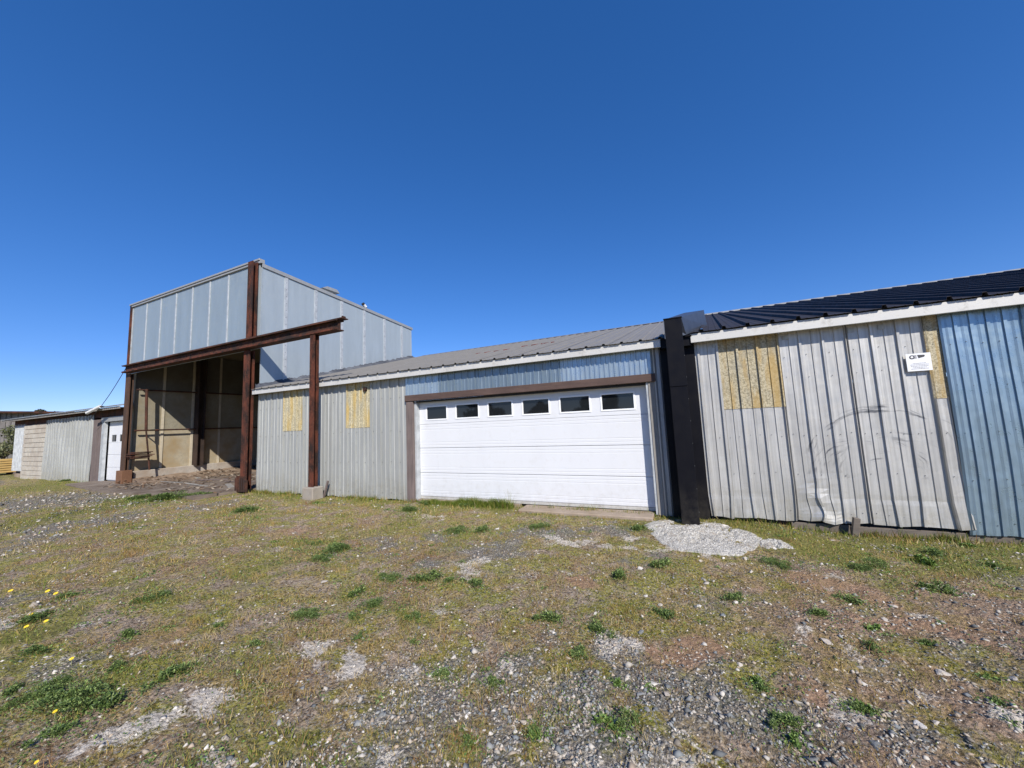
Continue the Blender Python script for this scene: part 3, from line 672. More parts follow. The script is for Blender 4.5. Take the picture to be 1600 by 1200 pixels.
part(B().extr([(RY-0.16, ridge_z-0.02), (RY, ridge_z+0.035), (RY+0.16, ridge_z-0.02), (RY, ridge_z+0.028)], 'x', -10.9, -0.28), 'ridge_cap', 'roof_mid', mid)
for (xa, xb, ya, w) in ((-5.35, -4.3, 2.6, 0.05), (-4.2, -3.55, 3.2, 0.04), (-3.5, -3.2, 3.2, 0.035)):
    za_ = FZ+0.145+S*(ya+0.19)
    part(B().box(xa, xb, ya, ya+w*2, za_+0.02, za_+0.036, rot=Matrix.Rotation(math.atan(S), 3, 'X')), 'rust_strip', 'rust_spot', mid, 'loose red rusty strip')
part(B().box(-10.98, -0.3, 14.5, 14.56, -0.1, FZ+0.1), 'rear_wall', 'alu_left', mid)
part(B().extr([(0.3, -0.1), (14.4, -0.1), (14.4, FZ), (RY, ridge_z-0.15), (0.3, FZ)], 'x', -0.50, -0.44), 'side_wall', 'interior', mid)
# blue galvanised strip above the door, in lengths
xs2 = [-5.66, -4.75, -3.85, -2.95, -2.05, -1.2, -0.46]
for i in range(6):
    fine = i >= 4
    part(sheet(xs2[i]-0.01, xs2[i+1], 2.222, FZ+0.05, y=-0.022-0.003*(i % 2), major=0.085 if fine else 0.165, ph=xs2[i]+0.05, hM=0.016, wM=0.035, minor=not fine, hm=0.005, nz=4, wob=0.004), 'header_panel', 'strip_dark' if i in (1, 2, 3) else 'blue_strip', mid, 'bright bluish galvanised sheet above the door')
part(B().box(-5.66, -0.42, -0.075, 0.02, 2.085, 2.22, ch=0.006), 'header_beam', 'brownwood', mid)
part(B().box(-5.64, -5.455, -0.055, 0.05, -0.10, 2.083, ch=0.005), 'door_jamb', 'greywood', mid, 'grey brown wooden jamb board')
part(B().box(-5.453, -5.40, 0.0, 0.13, -0.05, 2.083, ch=0.003), 'door_stop', 'batten', mid)
part(B().box(-0.59, -0.555, -0.03, 0.13, -0.06, 2.083, ch=0.003), 'door_stop', 'batten', mid)
part(B().box(-0.553, -0.455, -0.042, 0.05, -0.06, 2.20, ch=0.004), 'door_jamb', 'greyboard', mid)
part(B().extr([(-0.452, -0.05), (-0.425, -0.075), (-0.40, -0.05), (-0.35, -0.05), (-0.325, -0.02), (-0.325, 0.02), (-0.452, 0.02)], 'z', -0.06, FZ+0.03), 'corner_trim', 'cap', mid)
part(B().box(-5.40, -0.59, 0.0, 0.10, 2.05, 2.083), 'door_stop', 'rubber', mid)
# the door itself: four sections, six panes
gd = B()
door = B().box(-5.468, -0.588, 0.165, 0.18, 0.0, 2.06).build('garage_door', M['door'], mid, 'wide white sectional garage door with six small windows')
DZ = [0.02, 0.515, 1.045, 1.565, 2.05]
for i in range(3):
    m = MB(); z0, z1 = DZ[i]+0.003, DZ[i+1]-0.003
    # profile with two pairs of grooves
    g = []
    def groove(z): return [(0.120, z-0.007), (0.1235, z-0.002), (0.1235, z+0.002), (0.120, z+0.007)]
    pr = [(0.128, z0), (0.120, z0+0.008)]
    for z in (z0+0.06, z0+0.12, z1-0.12, z1-0.06): pr += groove(z)
    pr += [(0.120, z1-0.008), (0.128, z1), (0.16, z1), (0.16, z0)]
    m.extr(pr, 'x', -5.462, -0.594); part(m, 'door_section', 'door', door)
WX = [(-5.20, -4.685), (-4.43, -3.90), (-3.655, -3.135), (-2.89, -2.365), (-2.13, -1.59), (-1.36, -0.82)]
m = MB(); z0, z1 = DZ[3]+0.003, DZ[4]; wz0, wz1 = 1.672, 1.935
m.box(-5.462, -0.594, 0.120, 0.16, z0, wz0); m.box(-5.462, -0.594, 0.120, 0.16, wz1, z1)
e = [-5.462]+[q for w in WX for q in w]+[-0.594]
for i in range(0, len(e), 2): m.box(e[i], e[i+1], 0.120, 0.16, wz0, wz1)
part(m, 'door_section', 'door', door)
for a, b in WX:
    m = MB(); y0, y1 = 0.110, 0.135; f = 0.028
    m.box(a-f, b+f, y0, 0.1197, wz1, wz1+f, ch=0.002).box(a-f, b+f, y0, 0.1197, wz0-f, wz0, ch=0.002)
    m.box(a-f, a, y0, 0.1197, wz0+0.0005, wz1-0.0005, ch=0.002).box(b, b+f, y0, 0.1197, wz0+0.0005, wz1-0.0005, ch=0.002)
    part(m, 'window_frame', 'door_frame', door)
    part(B().box(a+0.0005, b-0.0005, 0.134, 0.142, wz0+0.0005, wz1-0.0005), 'pane', 'glass', door)
part(B().box(-5.462, -0.594, 0.116, 0.16, -0.03, 0.019), 'bottom_seal', 'fascia', door)
# screws on the wall sheets
def screws(xs, zs, y, parent, r=0.006):
    m = MB()
    for x in xs:
        for z in zs:
            zz = z+random.uniform(-0.02, 0.02)
            m.add([(x+r*math.cos(a), y-0.006, zz+r*math.sin(a)) for a in (0, 1.05, 2.09, 3.14, 4.19, 5.24)]+[(x+r*1.2*math.cos(a), y+0.004, zz+r*1.2*math.sin(a)) for a in (0, 1.05, 2.09, 3.14, 4.19, 5.24)],
                  [(0,1,2,3,4,5)]+[(i, 6+i, 6+(i+1) % 6, (i+1) % 6) for i in range(6)])
    o = m.build('screws', M['screw'], parent); o['kind'] = 'stuff'
screws([-10.65+0.264*k+0.05 for k in range(-1, 19)], [0.08, 0.75, 1.45, 2.2], -0.012, mid)

# ------------------------------------------------------------------ right building
rt = thing('metal_shed', (3.5, 0, 0), 'right hand shed of pale aluminium and blue ribbed sheets under a navy roof', 'shed')
def dentR(x, z):
    dy = 0.0; dx = 0.0; dz = 0.0
    k = math.exp(-((x-1.55)/0.16)**2)*max(0, 1-z/0.62)
    dy += -0.028*k*(1+0.6*math.sin(z*21+x*9)+0.5*math.sin(x*31-z*13)); dx += 0.03*k*math.sin(z*14); dz += 0.02*k*math.sin(x*22)
    k2 = math.exp(-((z-0.30)/0.03)**2); dy += 0.004*k2*(0.5+0.5*math.sin(x*3.3))
    if z < 0.30: dy += (0.30-z)*0.03*math.sin(x*6.5)-(0.30-z)*0.03; dx += (0.3-z)*0.06*math.sin(x*9.1)
    k3 = math.exp(-((x-2.98)/0.12)**2); dy -= k3*max(0, 0.7-z)*0.05
    dx -= k3*max(0, z-0.6)*0.01
    return x+dx, dy, z+dz
seg = [(0.185, 0.525), (0.525, 1.29), (1.29, 2.085), (2.085, 2.865), (2.865, 3.02)]
for i, (a, b) in enumerate(seg):
    top = 1.585 if i == 1 else (1.59 if i == 4 else FZ+0.05)
    part(sheet(a, b-0.002, -0.035+0.004*i, top, y=-0.003*(i % 2), major=0.263, ph=0.50, hM=0.026, hm=0.012, wM=0.036, wm=0.010, nz=34 if i < 4 else 20, dent=dentR, foot=foot_rag(i, 0.01)), 'wall_panel', 'alu_right', rt)
part(sheet(0.515, 1.30, 1.572, FZ+0.05, y=-0.010, major=0.263, ph=0.50, hM=0.026, hm=0.012, wM=0.036, wm=0.012, nz=4), 'translucent_panel', 'fibre', rt, 'mottled yellow translucent panel')
part(sheet(2.860, 3.005, 1.58, FZ+0.05, y=-0.006, major=0.263, ph=2.865, hM=0.012, minor=False, nz=3), 'translucent_panel', 'fibre', rt, 'narrow strip of mottled yellow panel beside the blue sheet')
for a, b in ((3.0, 3.715), (3.715, 4.43), (4.43, 5.15), (5.15, 5.9)):
    part(sheet(a, b, -0.075, FZ+0.05, y=-0.026-0.003*(int(a*10) % 2), major=0.143, ph=3.005, hM=0.018, hm=0.006, wM=0.04, wm=0.05, nz=14, foot=foot_rag(a, 0.006), dent=lambda x, z: (x-0.03*max(0, 0.9-z)**1.5, 0.004*math.sin(x*4+z*3), z)), 'wall_panel', 'blue_sheet', rt, 'bright blue reflective ribbed sheet')
part(B().box(0.14, 6.0, -0.185, -0.150, FZ+0.010, FZ+0.150, ch=0.004), 'fascia', 'fascia', rt)
part(B().box(0.14, 6.0, -0.148, -0.004, FZ+0.07, FZ+0.09), 'soffit', 'fascia', rt)
part(B().box(0.145, 6.0, -0.146, -0.115, FZ+0.095, FZ+0.182), 'eave_closure', 'rubber', rt)
part(B().box(0.27, 0.33, -0.145, -0.10, FZ+0.12, FZ+0.215), 'eave_closure', 'rubber', rt)
part(B().box(1.20, 1.85, 0.01, 0.09, -0.22, -0.055, ch=0.006).box(1.853, 6.0, -0.0, 0.09, -0.25, -0.07, ch=0.006), 'sill_beam', 'sill', rt)
part(B().box(0.2, 6.0, 0.10, 0.14, -0.25, 0.05), 'footing', 'rubber', rt)
zr = FZ+0.165
edges = [0.15, 1.06, 1.97, 2.88, 3.79, 4.70, 5.61, 6.1]
for i in range(7):
    part(roofsheet(edges[i]+0.001, edges[i+1]-0.001, -0.225, zr, RY, zr+S*(RY+0.225), step=0.305, ph=0.30, h=0.042, x0b=(0.75 if i == 0 else None)), 'roof_panel', 'roof_navy', rt)
for i in range(7, 13):
    a = 6.1+(i-7)*0.91
    part(roofsheet(a+0.001, a+0.909, -0.225, zr, RY, zr+S*(RY+0.225), step=0.305, ph=0.30, h=0.042), 'roof_panel', 'roof_navy', rt)
zt = zr+S*(RY+0.225)
part(B().extr([(RY-0.18, zt-0.035), (RY-0.18, zt-0.010), (RY, zt+0.055), (RY+0.18, zt-0.01), (RY+0.18, zt-0.035), (RY, zt+0.030)], 'x', 0.75, 11.5), 'ridge_cap', 'cap', rt)
part(roofsheet(0.75, 11.56, RY*2+0.2, zr, RY+0.004, zt, step=0.305, ph=0.3), 'rear_roof', 'roof_navy', rt)
part(B().box(6.0, 11.5, 0.0, 0.05, -0.25, FZ+0.1), 'wall_panel', 'blue_sheet', rt)
part(B().box(6.003, 11.5, -0.185, -0.150, FZ+0.010, FZ+0.150), 'fascia', 'fascia', rt)
part(B().extr([(0.3, -0.1), (14.4, -0.1), (14.4, FZ), (RY, zt-0.15), (0.3, FZ)], 'x', 0.30, 0.36), 'side_wall', 'interior', rt)
part(B().box(0.3, 11.5, 14.4, 14.5, -0.2, FZ), 'rear_wall', 'alu_left', rt)
screws([0.56+0.263*k for k in range(0, 10)], [0.10, 0.62, 1.16, 1.98, 2.30], -0.006, rt, 0.0042)
screws([0.42+0.263*k for k in range(0, 10)], [0.10, 1.16], -0.006, rt, 0.004)
screws([3.075+0.143*k for k in range(0, 6)], [0.06, 0.58, 1.16, 1.72, 2.25], -0.032, rt, 0.0042)
for x in (0.44, 1.35, 2.10, 2.42):
    part(B().box(x, x+0.07, -0.014, -0.005, FZ-0.075, FZ-0.01, ch=0.002), 'patch_plate', 'alu_left', rt)

# valley flashing and raised hood behind the column
vf = thing('roof_flashing', (0.1, 0.5, 2.8), 'slate grey valley flashing and hood between the two roofs behind the black column', 'flashing')
m = MB(); zz = lambda y_: FZ+0.150+S*(y_+0.19)
m.add([(-0.26, -0.2, zz(-0.2)-0.012), (0.16, -0.2, zz(-0.2)-0.012), (0.80, RY, zz(RY)-0.012), (-0.26, RY, zz(RY)-0.012),
       (-0.26, -0.2, zz(-0.2)-0.03), (0.16, -0.2, zz(-0.2)-0.03), (0.80, RY, zz(RY)-0.03), (-0.26, RY, zz(RY)-0.03)],
      [(0,1,2,3), (4,7,6,5), (0,4,5,1), (1,5,6,2), (2,6,7,3), (3,7,4,0)])
part(m, 'valley_sheet', 'black', vf)
part(B().box(-0.30, 0.138, -0.16, -0.035, FZ-0.02, FZ+0.142), 'valley_end', 'black', vf)
m = MB()
m.add([(-0.22, -0.40, 3.005), (0.035, -0.40, 3.005), (0.43, 1.0, 3.42), (0.10, 1.0, 3.42),
       (-0.22, -0.40, 2.70), (0.085, -0.22, 2.76), (0.46, 1.05, 3.13), (0.05, 1.05, 3.10)],
      [(0,1,2,3), (1,5,6,2), (0,4,5,1), (0,3,7,4), (3,2,6,7), (4,7,6,5)])
t = NT('sky_tinted_flashing'); nn_ = t.noise(5, 4); t.set(base=t.mix(nn_, (0.04, 0.05, 0.075), (0.08, 0.095, 0.13)), rough=0.42, metal=0.2); t.bump(t.noise(3, 2), 0.4, 0.02); M['flash'] = t.m  # blue of the reflected sky put into the hood's base colour
part(m, 'hood', 'flash', vf)
# black column
bc = thing('boxed_column', (-0.09, -0.2, -0.08), 'tall black boxed column between the garage shed and the aluminium shed', 'column')
part(B().box(-0.325, 0.183, -0.030, 0.0, -0.10, FZ+0.03, ch=0.003), 'backing_sheet', 'black', bc)
part(B().box(-0.212, 0.035, -0.40, -0.033, 1.95, 3.0, ch=0.006), 'column_casing', 'black', bc)
part(B().box(-0.210, 0.033, -0.398, -0.033, -0.10, 1.947, ch=0.006), 'column_casing', 'black', bc)
part(B().box(-0.222, 0.045, -0.41, -0.05, 3.0005, 3.02, ch=0.004), 'column_cap', 'black', bc)
m = MB()
for k in range(9): m.box(0.029, 0.037, -0.404, -0.396, 0.1+k*0.33, 0.108+k*0.33)
o = part(m, 'screws', 'screw', bc); o['kind'] = 'stuff'

# camera notice
sg = thing('notice_sign', (2.745, -0.05, 2.05), 'small white notice with a camera picture on the right hand aluminium wall', 'sign')
part(B().box(2.632, 2.868, -0.058, -0.052, 1.945, 2.172), 'sign_plate', 'white_sign', sg)
y_ = -0.0595
def flat(pts, y): return MB().extr(pts, 'y', y, y+0.0013)
part(flat([(2.742, 2.152), (2.812, 2.148), (2.814, 2.133), (2.806, 2.122), (2.752, 2.108)], y_), 'camera_body_print', 'ink', sg)
part(flat([(2.690+0.001, 2.150), (2.735, 2.154), (2.735, 2.106), (2.690, 2.102)], y_), 'camera_barrel_print', 'ink_grey', sg)
part(flat([(2.690+0.026*math.cos(a*0.3927), 2.127+0.026*math.sin(a*0.3927)) for a in range(16)], y_-0.0006), 'camera_rim_print', 'ink', sg)
part(flat([(2.690+0.013*math.cos(a*0.3927), 2.127+0.013*math.sin(a*0.3927)) for a in range(16)], y_-0.0012), 'camera_lens_print', 'lens', sg)
m = MB()
for r_, (z, a, b) in enumerate(((2.044, 2.69, 2.815), (2.026, 2.665, 2.84), (2.008, 2.668, 2.838), (1.990, 2.685, 2.82), (1.973, 2.668, 2.835))):
    x = a
    while x < b:
        w = random.uniform(0.006, 0.022); m.box(x, min(x+w, b), y_, y_+0.0013, z-0.0032, z+0.0032); x += w+0.0045
part(m, 'small_print', 'ink_grey', sg)['kind'] = 'stuff'

# ------------------------------------------------------------------ tall open bay
tb = thing('open_bay_building', (-15, 0, 0), 'tall open fronted steel bay with grey blue cladding and rusty posts', 'building')
px = [-18.80, -17.77, -16.75, -15.72, -14.69, -13.67, -12.65, -11.62]
px = px+[-11.12]
for i in range(len(px)-1):
    a, b = px[i], px[i+1]
    if i == 7: b = -11.30
    part(B().box(a+0.004, b-0.004, 0.0, 0.03, 3.97, 6.53, ch=0.003), 'front_panel', 'panel', tb)  # foot carried down unseen behind the beam to block sun into the bay
for i in range(1, 8): part(B().box(px[i]-0.034, px[i]+0.034, -0.014, -0.0005, 4.36, 6.52, ch=0.003), 'batten', 'batten', tb)
part(B().box(-18.855, -18.805, -0.014, 0.03, 3.97, 6.5), 'batten', 'batten', tb)
part(B().box(-11.295, -11.001, 0.0, 0.03, 3.97, 6.53), 'front_panel', 'panel_side', tb)
part(B().box(-18.95, -11.053, -0.05, 0.06, 6.535, 6.60, ch=0.004).box(-18.97, -11.02, -0.075, 0.09, 6.602, 6.66, ch=0.004).box(-11.05, -10.97, -0.05, 0.06, 6.518, 6.60), 'roof_edge', 'cap', tb)
def topz(y): return 6.40-0.0755*y
sy = [0.029, 0.75, 1.78, 2.83, 3.87, 4.94, 5.97, 6.62]
for i in range(7):
    a, b = sy[i]+0.004, sy[i+1]-0.004
    part(B().extr([(a, 2.3), (b, 2.3), (b, topz(b)), (a, topz(a))], 'x', -11.03, -11.0), 'side_panel', 'panel_side', tb)
for i in range(1, 7): c_ = sy[i]; part(B().box(-10.9995, -10.985, c_-0.055, c_+0.055, 2.3, topz(c_)), 'batten', 'batten', tb)
m = MB()
for y in sy[1:7]:
    for k in range(14):
        z = 3.3+k*0.22
        m.box(-10.985, -10.979, y-0.008, y+0.008, z, z+0.016)
part(m, 'screws', 'screw', tb)['kind'] = 'stuff'
part(B().extr([(0.0, 6.405), (6.66, 5.905), (6.66, 6.01), (0.0, 6.515)], 'x', -11.05, -10.965), 'roof_edge', 'cap', tb)
part(B().extr([(0.10, 6.40), (6.60, 5.90), (6.60, 5.93), (0.10, 6.43)], 'x', -18.9, -11.052), 'roof_sheet', 'roof_galv', tb)
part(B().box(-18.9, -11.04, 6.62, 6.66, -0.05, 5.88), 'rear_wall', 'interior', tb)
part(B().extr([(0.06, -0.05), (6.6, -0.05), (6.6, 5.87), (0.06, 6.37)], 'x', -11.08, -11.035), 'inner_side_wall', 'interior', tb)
# tar and rubble flashing along the roof
m = MB(); N = 150; vs = []; ra = 0.0
for i in range(N+1):
    y = -0.1+6.75*i/N; zb = FZ+0.15+S*(y+0.19); ra = 0.6*ra+0.4*random.uniform(-1, 1)
    r1 = 0.075+0.05*ra+random.uniform(0, 0.03); r2 = 0.15+0.06*ra+random.uniform(-0.02, 0.02)
    for dx, dz in ((0.006, r1+0.03), (0.03, r1), (0.07, 0.045+random.uniform(0, 0.02)), (r2, 0.032), (r2+0.02, -0.01), (0.006, -0.02)): vs.append((-11.0+dx, y, zb+dz))
fs = [(i*6+j, i*6+(j+1) % 6, (i+1)*6+(j+1) % 6, (i+1)*6+j) for i in range(N) for j in range(6)]+[(0,1,2,3,4,5), tuple(N*6+j for j in range(6))[::-1]]
m.add(vs, fs); part(m, 'tar_flashing', 'tar', tb)
# steel frame
part(hbeam_v(-11.33, -11.11, -0.20, -0.04, 4.24, 6.56), 'upper_post', 'rust', tb)
part(hbeam_v(-11.36, -11.10, -0.22, -0.07, 0.02, 3.90), 'post', 'rust', tb)
m = MB()
for k in range(9):
    a = -11.42+k*0.052; h_ = 0.34+0.06*math.sin(k*2.1)
    m.box(a, a+0.047, -0.32+0.02*math.sin(k*3), -0.25, -0.02, h_, rot=Matrix.Rotation(random.uniform(-0.05, 0.05), 3, 'Y'))
part(m, 'post_shoe', 'rust_dark', tb, 'split dark timber boards round the foot of the post')
part(hbeam_v(-18.47, -18.15, -0.22, -0.10, 0.45, 3.90), 'post', 'brownpost', tb)
part(B().box(-18.97, -18.86, -0.05, 0.05, 3.96, 6.6), 'upper_post', 'rust', tb)
part(B().box(-18.52, -18.08, -0.30, -0.02, -0.02, 0.448, ch=0.01), 'plinth', 'plinth', tb)
# long beam: channel with top and bottom flange
m = MB(); yb0, yb1 = -0.36, -0.14
m.extr([(yb0, 3.93), (yb1, 3.93), (yb1, 3.955), (-0.235, 3.955), (-0.235, 4.165), (yb1, 4.165), (yb1, 4.19), (yb0, 4.19), (yb0, 4.165), (-0.26, 4.165), (-0.26, 3.985), (yb0, 3.985)], 'x', -18.42, -7.46)
part(m, 'beam', 'rust_dark', tb)  # darker rust colour stands for the shade on the recessed web
part(B().box(-18.40, -7.47, -0.372, -0.362, 3.935, 3.978), 'lit_beam_lip', 'rust', tb)  # brighter rust strip added for the sunlit look of the lower flange
part(B().box(-18.5, -7.30, -0.35, -0.15, 4.1925, 4.212).box(-7.36, -7.33, -0.3, -0.2, 4.213, 4.26), 'beam_cap_plate', 'rust_dark', tb)
m = MB()
for k in range(28): x = -18.2+k*0.385; m.box(x, x+0.03, -0.275, -0.262, 4.07+0.02*(k % 2), 4.095+0.02*(k % 2))
part(m, 'bolts', 'rust', tb)['kind'] = 'stuff'
part(hbeam_v(-8.405, -8.235, -0.35, -0.22, 0.20, 3.928, 0.02, 0.02), 'post', 'rust', tb, 'free standing rusty post in front of the ribbed wall')
part(B().box(-8.50, -8.13, -0.44, -0.14, -0.15, 0.198, ch=0.02), 'concrete_footing', 'concrete', tb)
# bay inside: left wall panels, strips, curb, inner column, rails
ys = [0.04, 0.86, 1.82, 2.80, 3.78, 4.77, 5.75, 6.6]
for i in range(7):
    for z0, z1 in ((0.39, 1.86), (1.864, 3.34), (3.344, 4.9)):
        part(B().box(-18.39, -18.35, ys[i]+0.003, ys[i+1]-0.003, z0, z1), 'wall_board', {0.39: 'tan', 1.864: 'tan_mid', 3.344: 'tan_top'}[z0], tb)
for i in range(1, 7): part(B().box(-18.349, -18.325, ys[i]-0.04, ys[i]+0.04, 0.39, 4.9), 'wall_strip', 'tan_strip', tb)
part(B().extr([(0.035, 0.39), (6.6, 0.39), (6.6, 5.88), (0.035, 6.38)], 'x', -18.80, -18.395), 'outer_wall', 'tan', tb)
part(B().box(-18.70, -18.22, 0.06, 6.6, -0.02, 0.388, ch=0.015), 'curb', 'curb', tb)
part(hbeam_v(-18.31, -18.02, 1.87, 2.12, 0.36, 6.2), 'inner_column', 'column_dark', tb)
for z in (1.84, 3.33):
    part(B().bar((-18.18, 0.0, z), (-18.18, 6.5, z), 0.028, 8), 'rail_pipe', 'rust_dark', tb)
part(B().bar((-17.9, 0.17, 3.33), (-17.9, 0.22, 1.84), 0.045, 8).bar((-17.9, 0.22, 1.84), (-17.9, 0.38, 0.40), 0.028, 8).bar((-17.9, 0.19, 3.33), (-18.18, 0.19, 3.33), 0.02, 6).bar((-17.9, 0.22, 1.84), (-18.18, 0.22, 1.84), 0.02, 6), 'upright_pipe', 'rust_dark', tb)
part(B().box(-18.9, -11.1, 0.5, 0.7, 5.6, 5.8).box(-18.9, -11.1, 3.2, 3.4, 5.5, 5.7), 'roof_joist', 'rust_dark', tb)
# things standing in the bay
sh = thing('board_stack', (-18.0, 0.1, 0.95), 'small stack of dark boards resting on the rail beside the left post', 'boards')
for k in range(5):
    rot = Matrix.Rotation(random.uniform(-0.12, 0.12), 3, 'Z') @ Matrix.Rotation(random.uniform(-0.05, 0.05), 3, 'X')
    part(B().box(-18.15+0.02*k, -17.85+0.01*k, -0.17-0.05*(k % 2), 0.36+0.06*(k % 3), 0.86+k*0.045, 0.89+k*0.045, rot=rot), 'board', 'rust_dark', sh)
part(B().bar((-18.18, -0.1, 0.84), (-17.8, 0.32, 0.84), 0.02, 6), 'bracket', 'rust_dark', sh)
# debris: flat boards and leaf litter on the bay floor
x = rng.uniform(-18.4, -11.4, 9000); y = rng.uniform(-0.9, 6.3, 9000); keep = rng.random(9000) < smooth(0.25, 0.6, fbm(x, y, 1.3, 3, 5))*(0.25+0.75*smooth(-15, -18.3, x)); x, y = x[keep], y[keep]; n = len(x)
a = rng.uniform(0, 6.28, n); L = rng.uniform(0.02, 0.09, n); w = rng.uniform(0.006, 0.03, n); z = 0.005+0.14*smooth(-16.3, -18.4, x)*rng.random(n)
e1 = np.stack([np.cos(a)*L, np.sin(a)*L, rng.uniform(-0.3, 0.3, n)*L], -1); e2 = np.stack([-np.sin(a)*w, np.cos(a)*w, rng.uniform(-0.3, 0.3, n)*w], -1); c0 = np.stack([x, y, z+0.01], -1)
P = np.stack([c0-e1-e2, c0+e1-e2, c0+e1+e2, c0-e1+e2], 1).reshape(-1, 3); F = (np.arange(n)[:, None]*4+np.array([[0, 1, 2, 3]]))
C = np.repeat(np.array([(0.16,0.10,0.06),(0.24,0.17,0.11),(0.10,0.07,0.05),(0.36,0.30,0.23)])[rng.integers(0, 4, n)], 4, 0)
tag(link('leaf_litter', np_mesh('leaf_litter', P, F, C), M['attr_stone']), 'brown litter and wood chips spread over the bay floor', 'litter', None, 'stuff')
m = MB(); na = 30
vs = []
for i in range(na+1):
    y = 0.0+6.4*i/na
    for k, (dx, dz) in enumerate(((0.0, 0.13), (0.25, 0.11), (0.6, 0.07), (1.1, 0.035), (1.8, 0.004), (1.9, -0.01), (0, -0.01))):
        q = 0.03*math.sin(i*1.3+k*2)+0.02*math.sin(i*3.7+k)
        vs.append((-18.23+dx+q*(k > 0), y, max(-0.01, dz+q*0.7 if k < 4 else dz)))
fs = [(i*7+j, i*7+(j+1) % 7, (i+1)*7+(j+1) % 7, (i+1)*7+j) for i in range(na) for j in range(7)]+[tuple(range(7)), tuple(na*7+j for j in range(7))[::-1]]
m.add(vs, fs); tag(m.build('dirt_bank', concrete('dirt_bank', (0.27, 0.20, 0.145), (0.13, 0.09, 0.06), 0.7, 30, 0.02)), 'low bank of brown dirt piled along the bay curb', 'dirt', None, 'stuff')
DB = [(-17.6, 0.6, 1.7, 0.10, 0.3), (-16.8, 1.3, 0.9, 0.12, -0.2), (-16.2, 0.3, 1.2, 0.05, 0.1), (-15.1, 1.0, 1.1, 0.14, 0.5), (-14.2, 0.1, 1.5, 0.08, -0.1), (-13.3, 0.9, 1.2, 0.12, 0.2), (-12.6, 0.2, 0.9, 0.15, -0.4)]
LAB = ['long brown plank lying by the left curb of the bay', 'brown plank lying crosswise behind the long one in the bay', 'thin pale lath lying across the bay floor', 'short slanted board in the middle of the bay floor', 'narrow board near the front of the bay floor', 'grey board lying to the right on the bay floor', 'short wide board beside the right bay post']
for (x, y, L, w, a), lb in zip(DB, LAB):
    o = B().box(x-L/2, x+L/2, y-w/2, y+w/2, 0.012, 0.03, rot=Matrix.Rotation(a, 3, 'Z') @ Matrix.Rotation(0.02, 3, 'Y'), ch=0.003).build('plank', M['greywood' if int(x) % 2 else 'greyboard'])
    tag(o, lb, 'plank', 'loose boards on the bay floor')
# on the tall roof
rv = thing('roof_vent', (-11.5, 2.6, 6.3), 'small metal vent hood standing on the tall roof edge', 'vent')
part(B().box(-11.62, -11.38, 2.45, 2.75, 6.2, 6.56), 'vent_box', 'batten', rv)
part(B().extr([(2.25, 6.56), (2.98, 6.56), (2.86, 6.67), (2.45, 6.67)], 'x', -11.72, -11.28), 'vent_cap', 'cap', rv)
fl = thing('roof_fixture', (-11.3, 4.15, 6.2), 'small black and white fixture perched on the tall roof edge', 'fixture')
part(B().bar((-11.3, 4.22, 6.1), (-11.3, 4.22, 6.36), 0.02, 6), 'stem', 'rubber', fl)
part(B().bar((-11.3, 4.08, 6.50), (-11.3, 4.25, 6.33), 0.065, 10, 0.05), 'housing', 'rubber', fl)
part(B().bar((-11.26, 4.12, 6.44), (-11.24, 4.20, 6.36), 0.05, 10, 0.045), 'cover', 'white_tube', fl)

# ------------------------------------------------------------------ low workshop on the left
lw = thing('workshop', (-25, 0, 0), 'low workshop left of the bay, with block wall, ribbed metal and a white door', 'building')
part(sheet(-30.42, -28.95, 0.26, 2.50, y=-0.02, major=0.2, ph=0.05, hM=0.018, nz=6), 'wall_panel', 'batten', lw, 'pale grey ribbed sheet raised off the ground')
part(B().box(-30.30, -28.93, 0.05, 0.25, -0.15, 0.12, ch=0.01), 'footing', 'apron', lw)
part(B().box(-30.4, -20.75, 0.12, 0.2, 0.0, 2.6), 'inner_wall', 'interior', lw)
bme = {}
for j in range(12):
    n_ = 7; y0 = -0.02
    x = -28.93+(0.0 if j % 2 else -0.0); xe = -26.22; z0 = -0.12+j*0.212
    cuts = [x]+[x+0.20+0.405*k if j % 2 else x+0.405*(k+1) for k in range(7)]
    cuts = [c_ for c_ in cuts if c_ < xe-0.06]+[xe]
    for a, b in zip(cuts[:-1], cuts[1:]):
        key = round(b-a, 2)
        if key not in bme:
            q = B().box(0.010, key-0.010, -0.06, 0.10, 0.008, 0.204, ch=0.006); me = bpy.data.meshes.new('block')
            me.from_pydata(q.v, [], q.f); me.update(); bme[key] = me
        link('block', bme[key], M['block'], lw, (a+25, y0+random.uniform(-0.006, 0.006), z0))
part(B().box(-28.93, -26.22, -0.035, 0.05, -0.12, 2.42), 'mortar', 'curb', lw)
for a, b in ((-26.22, -24.98), (-24.98, -23.75), (-23.75, -22.58), (-22.58, -21.42)):
    part(sheet(a, b-0.004, -0.10, 2.56, y=-0.05, major=0.29, ph=-26.2, hM=0.05, hm=0.03, wM=0.08, wm=0.06, nz=8, foot=foot_rag(a, 0.03), dent=lambda x, z: (x+0.03*math.sin(z*2.2+x), 0.02*math.sin(x*3+z*2), z)), 'wall_panel', 'alu_left', lw)
for k in range(3): part(B().box(-21.40+k*0.235, -21.17+k*0.235, -0.06-0.01*(k % 2), 0.0, -0.08, 2.36), 'wall_board', 'greywood', lw)
part(B().box(-20.69, -20.47, -0.05, 0.05, -0.06, 2.24), 'door_jamb', 'batten', lw)
part(B().box(-20.7, -18.85, -0.07, 0.03, 2.25, 2.42), 'header_beam', 'cap', lw)
part(B().box(-30.5, -18.85, -0.03, 0.02, 2.43, 2.735), 'wall_top_board', 'rust_dark', lw)
wd = B().box(-20.465, -18.85, 0.13, 0.15, 0.0, 2.24).build('workshop_door', M['door'], lw, 'white sectional door half hidden by the rusty post')
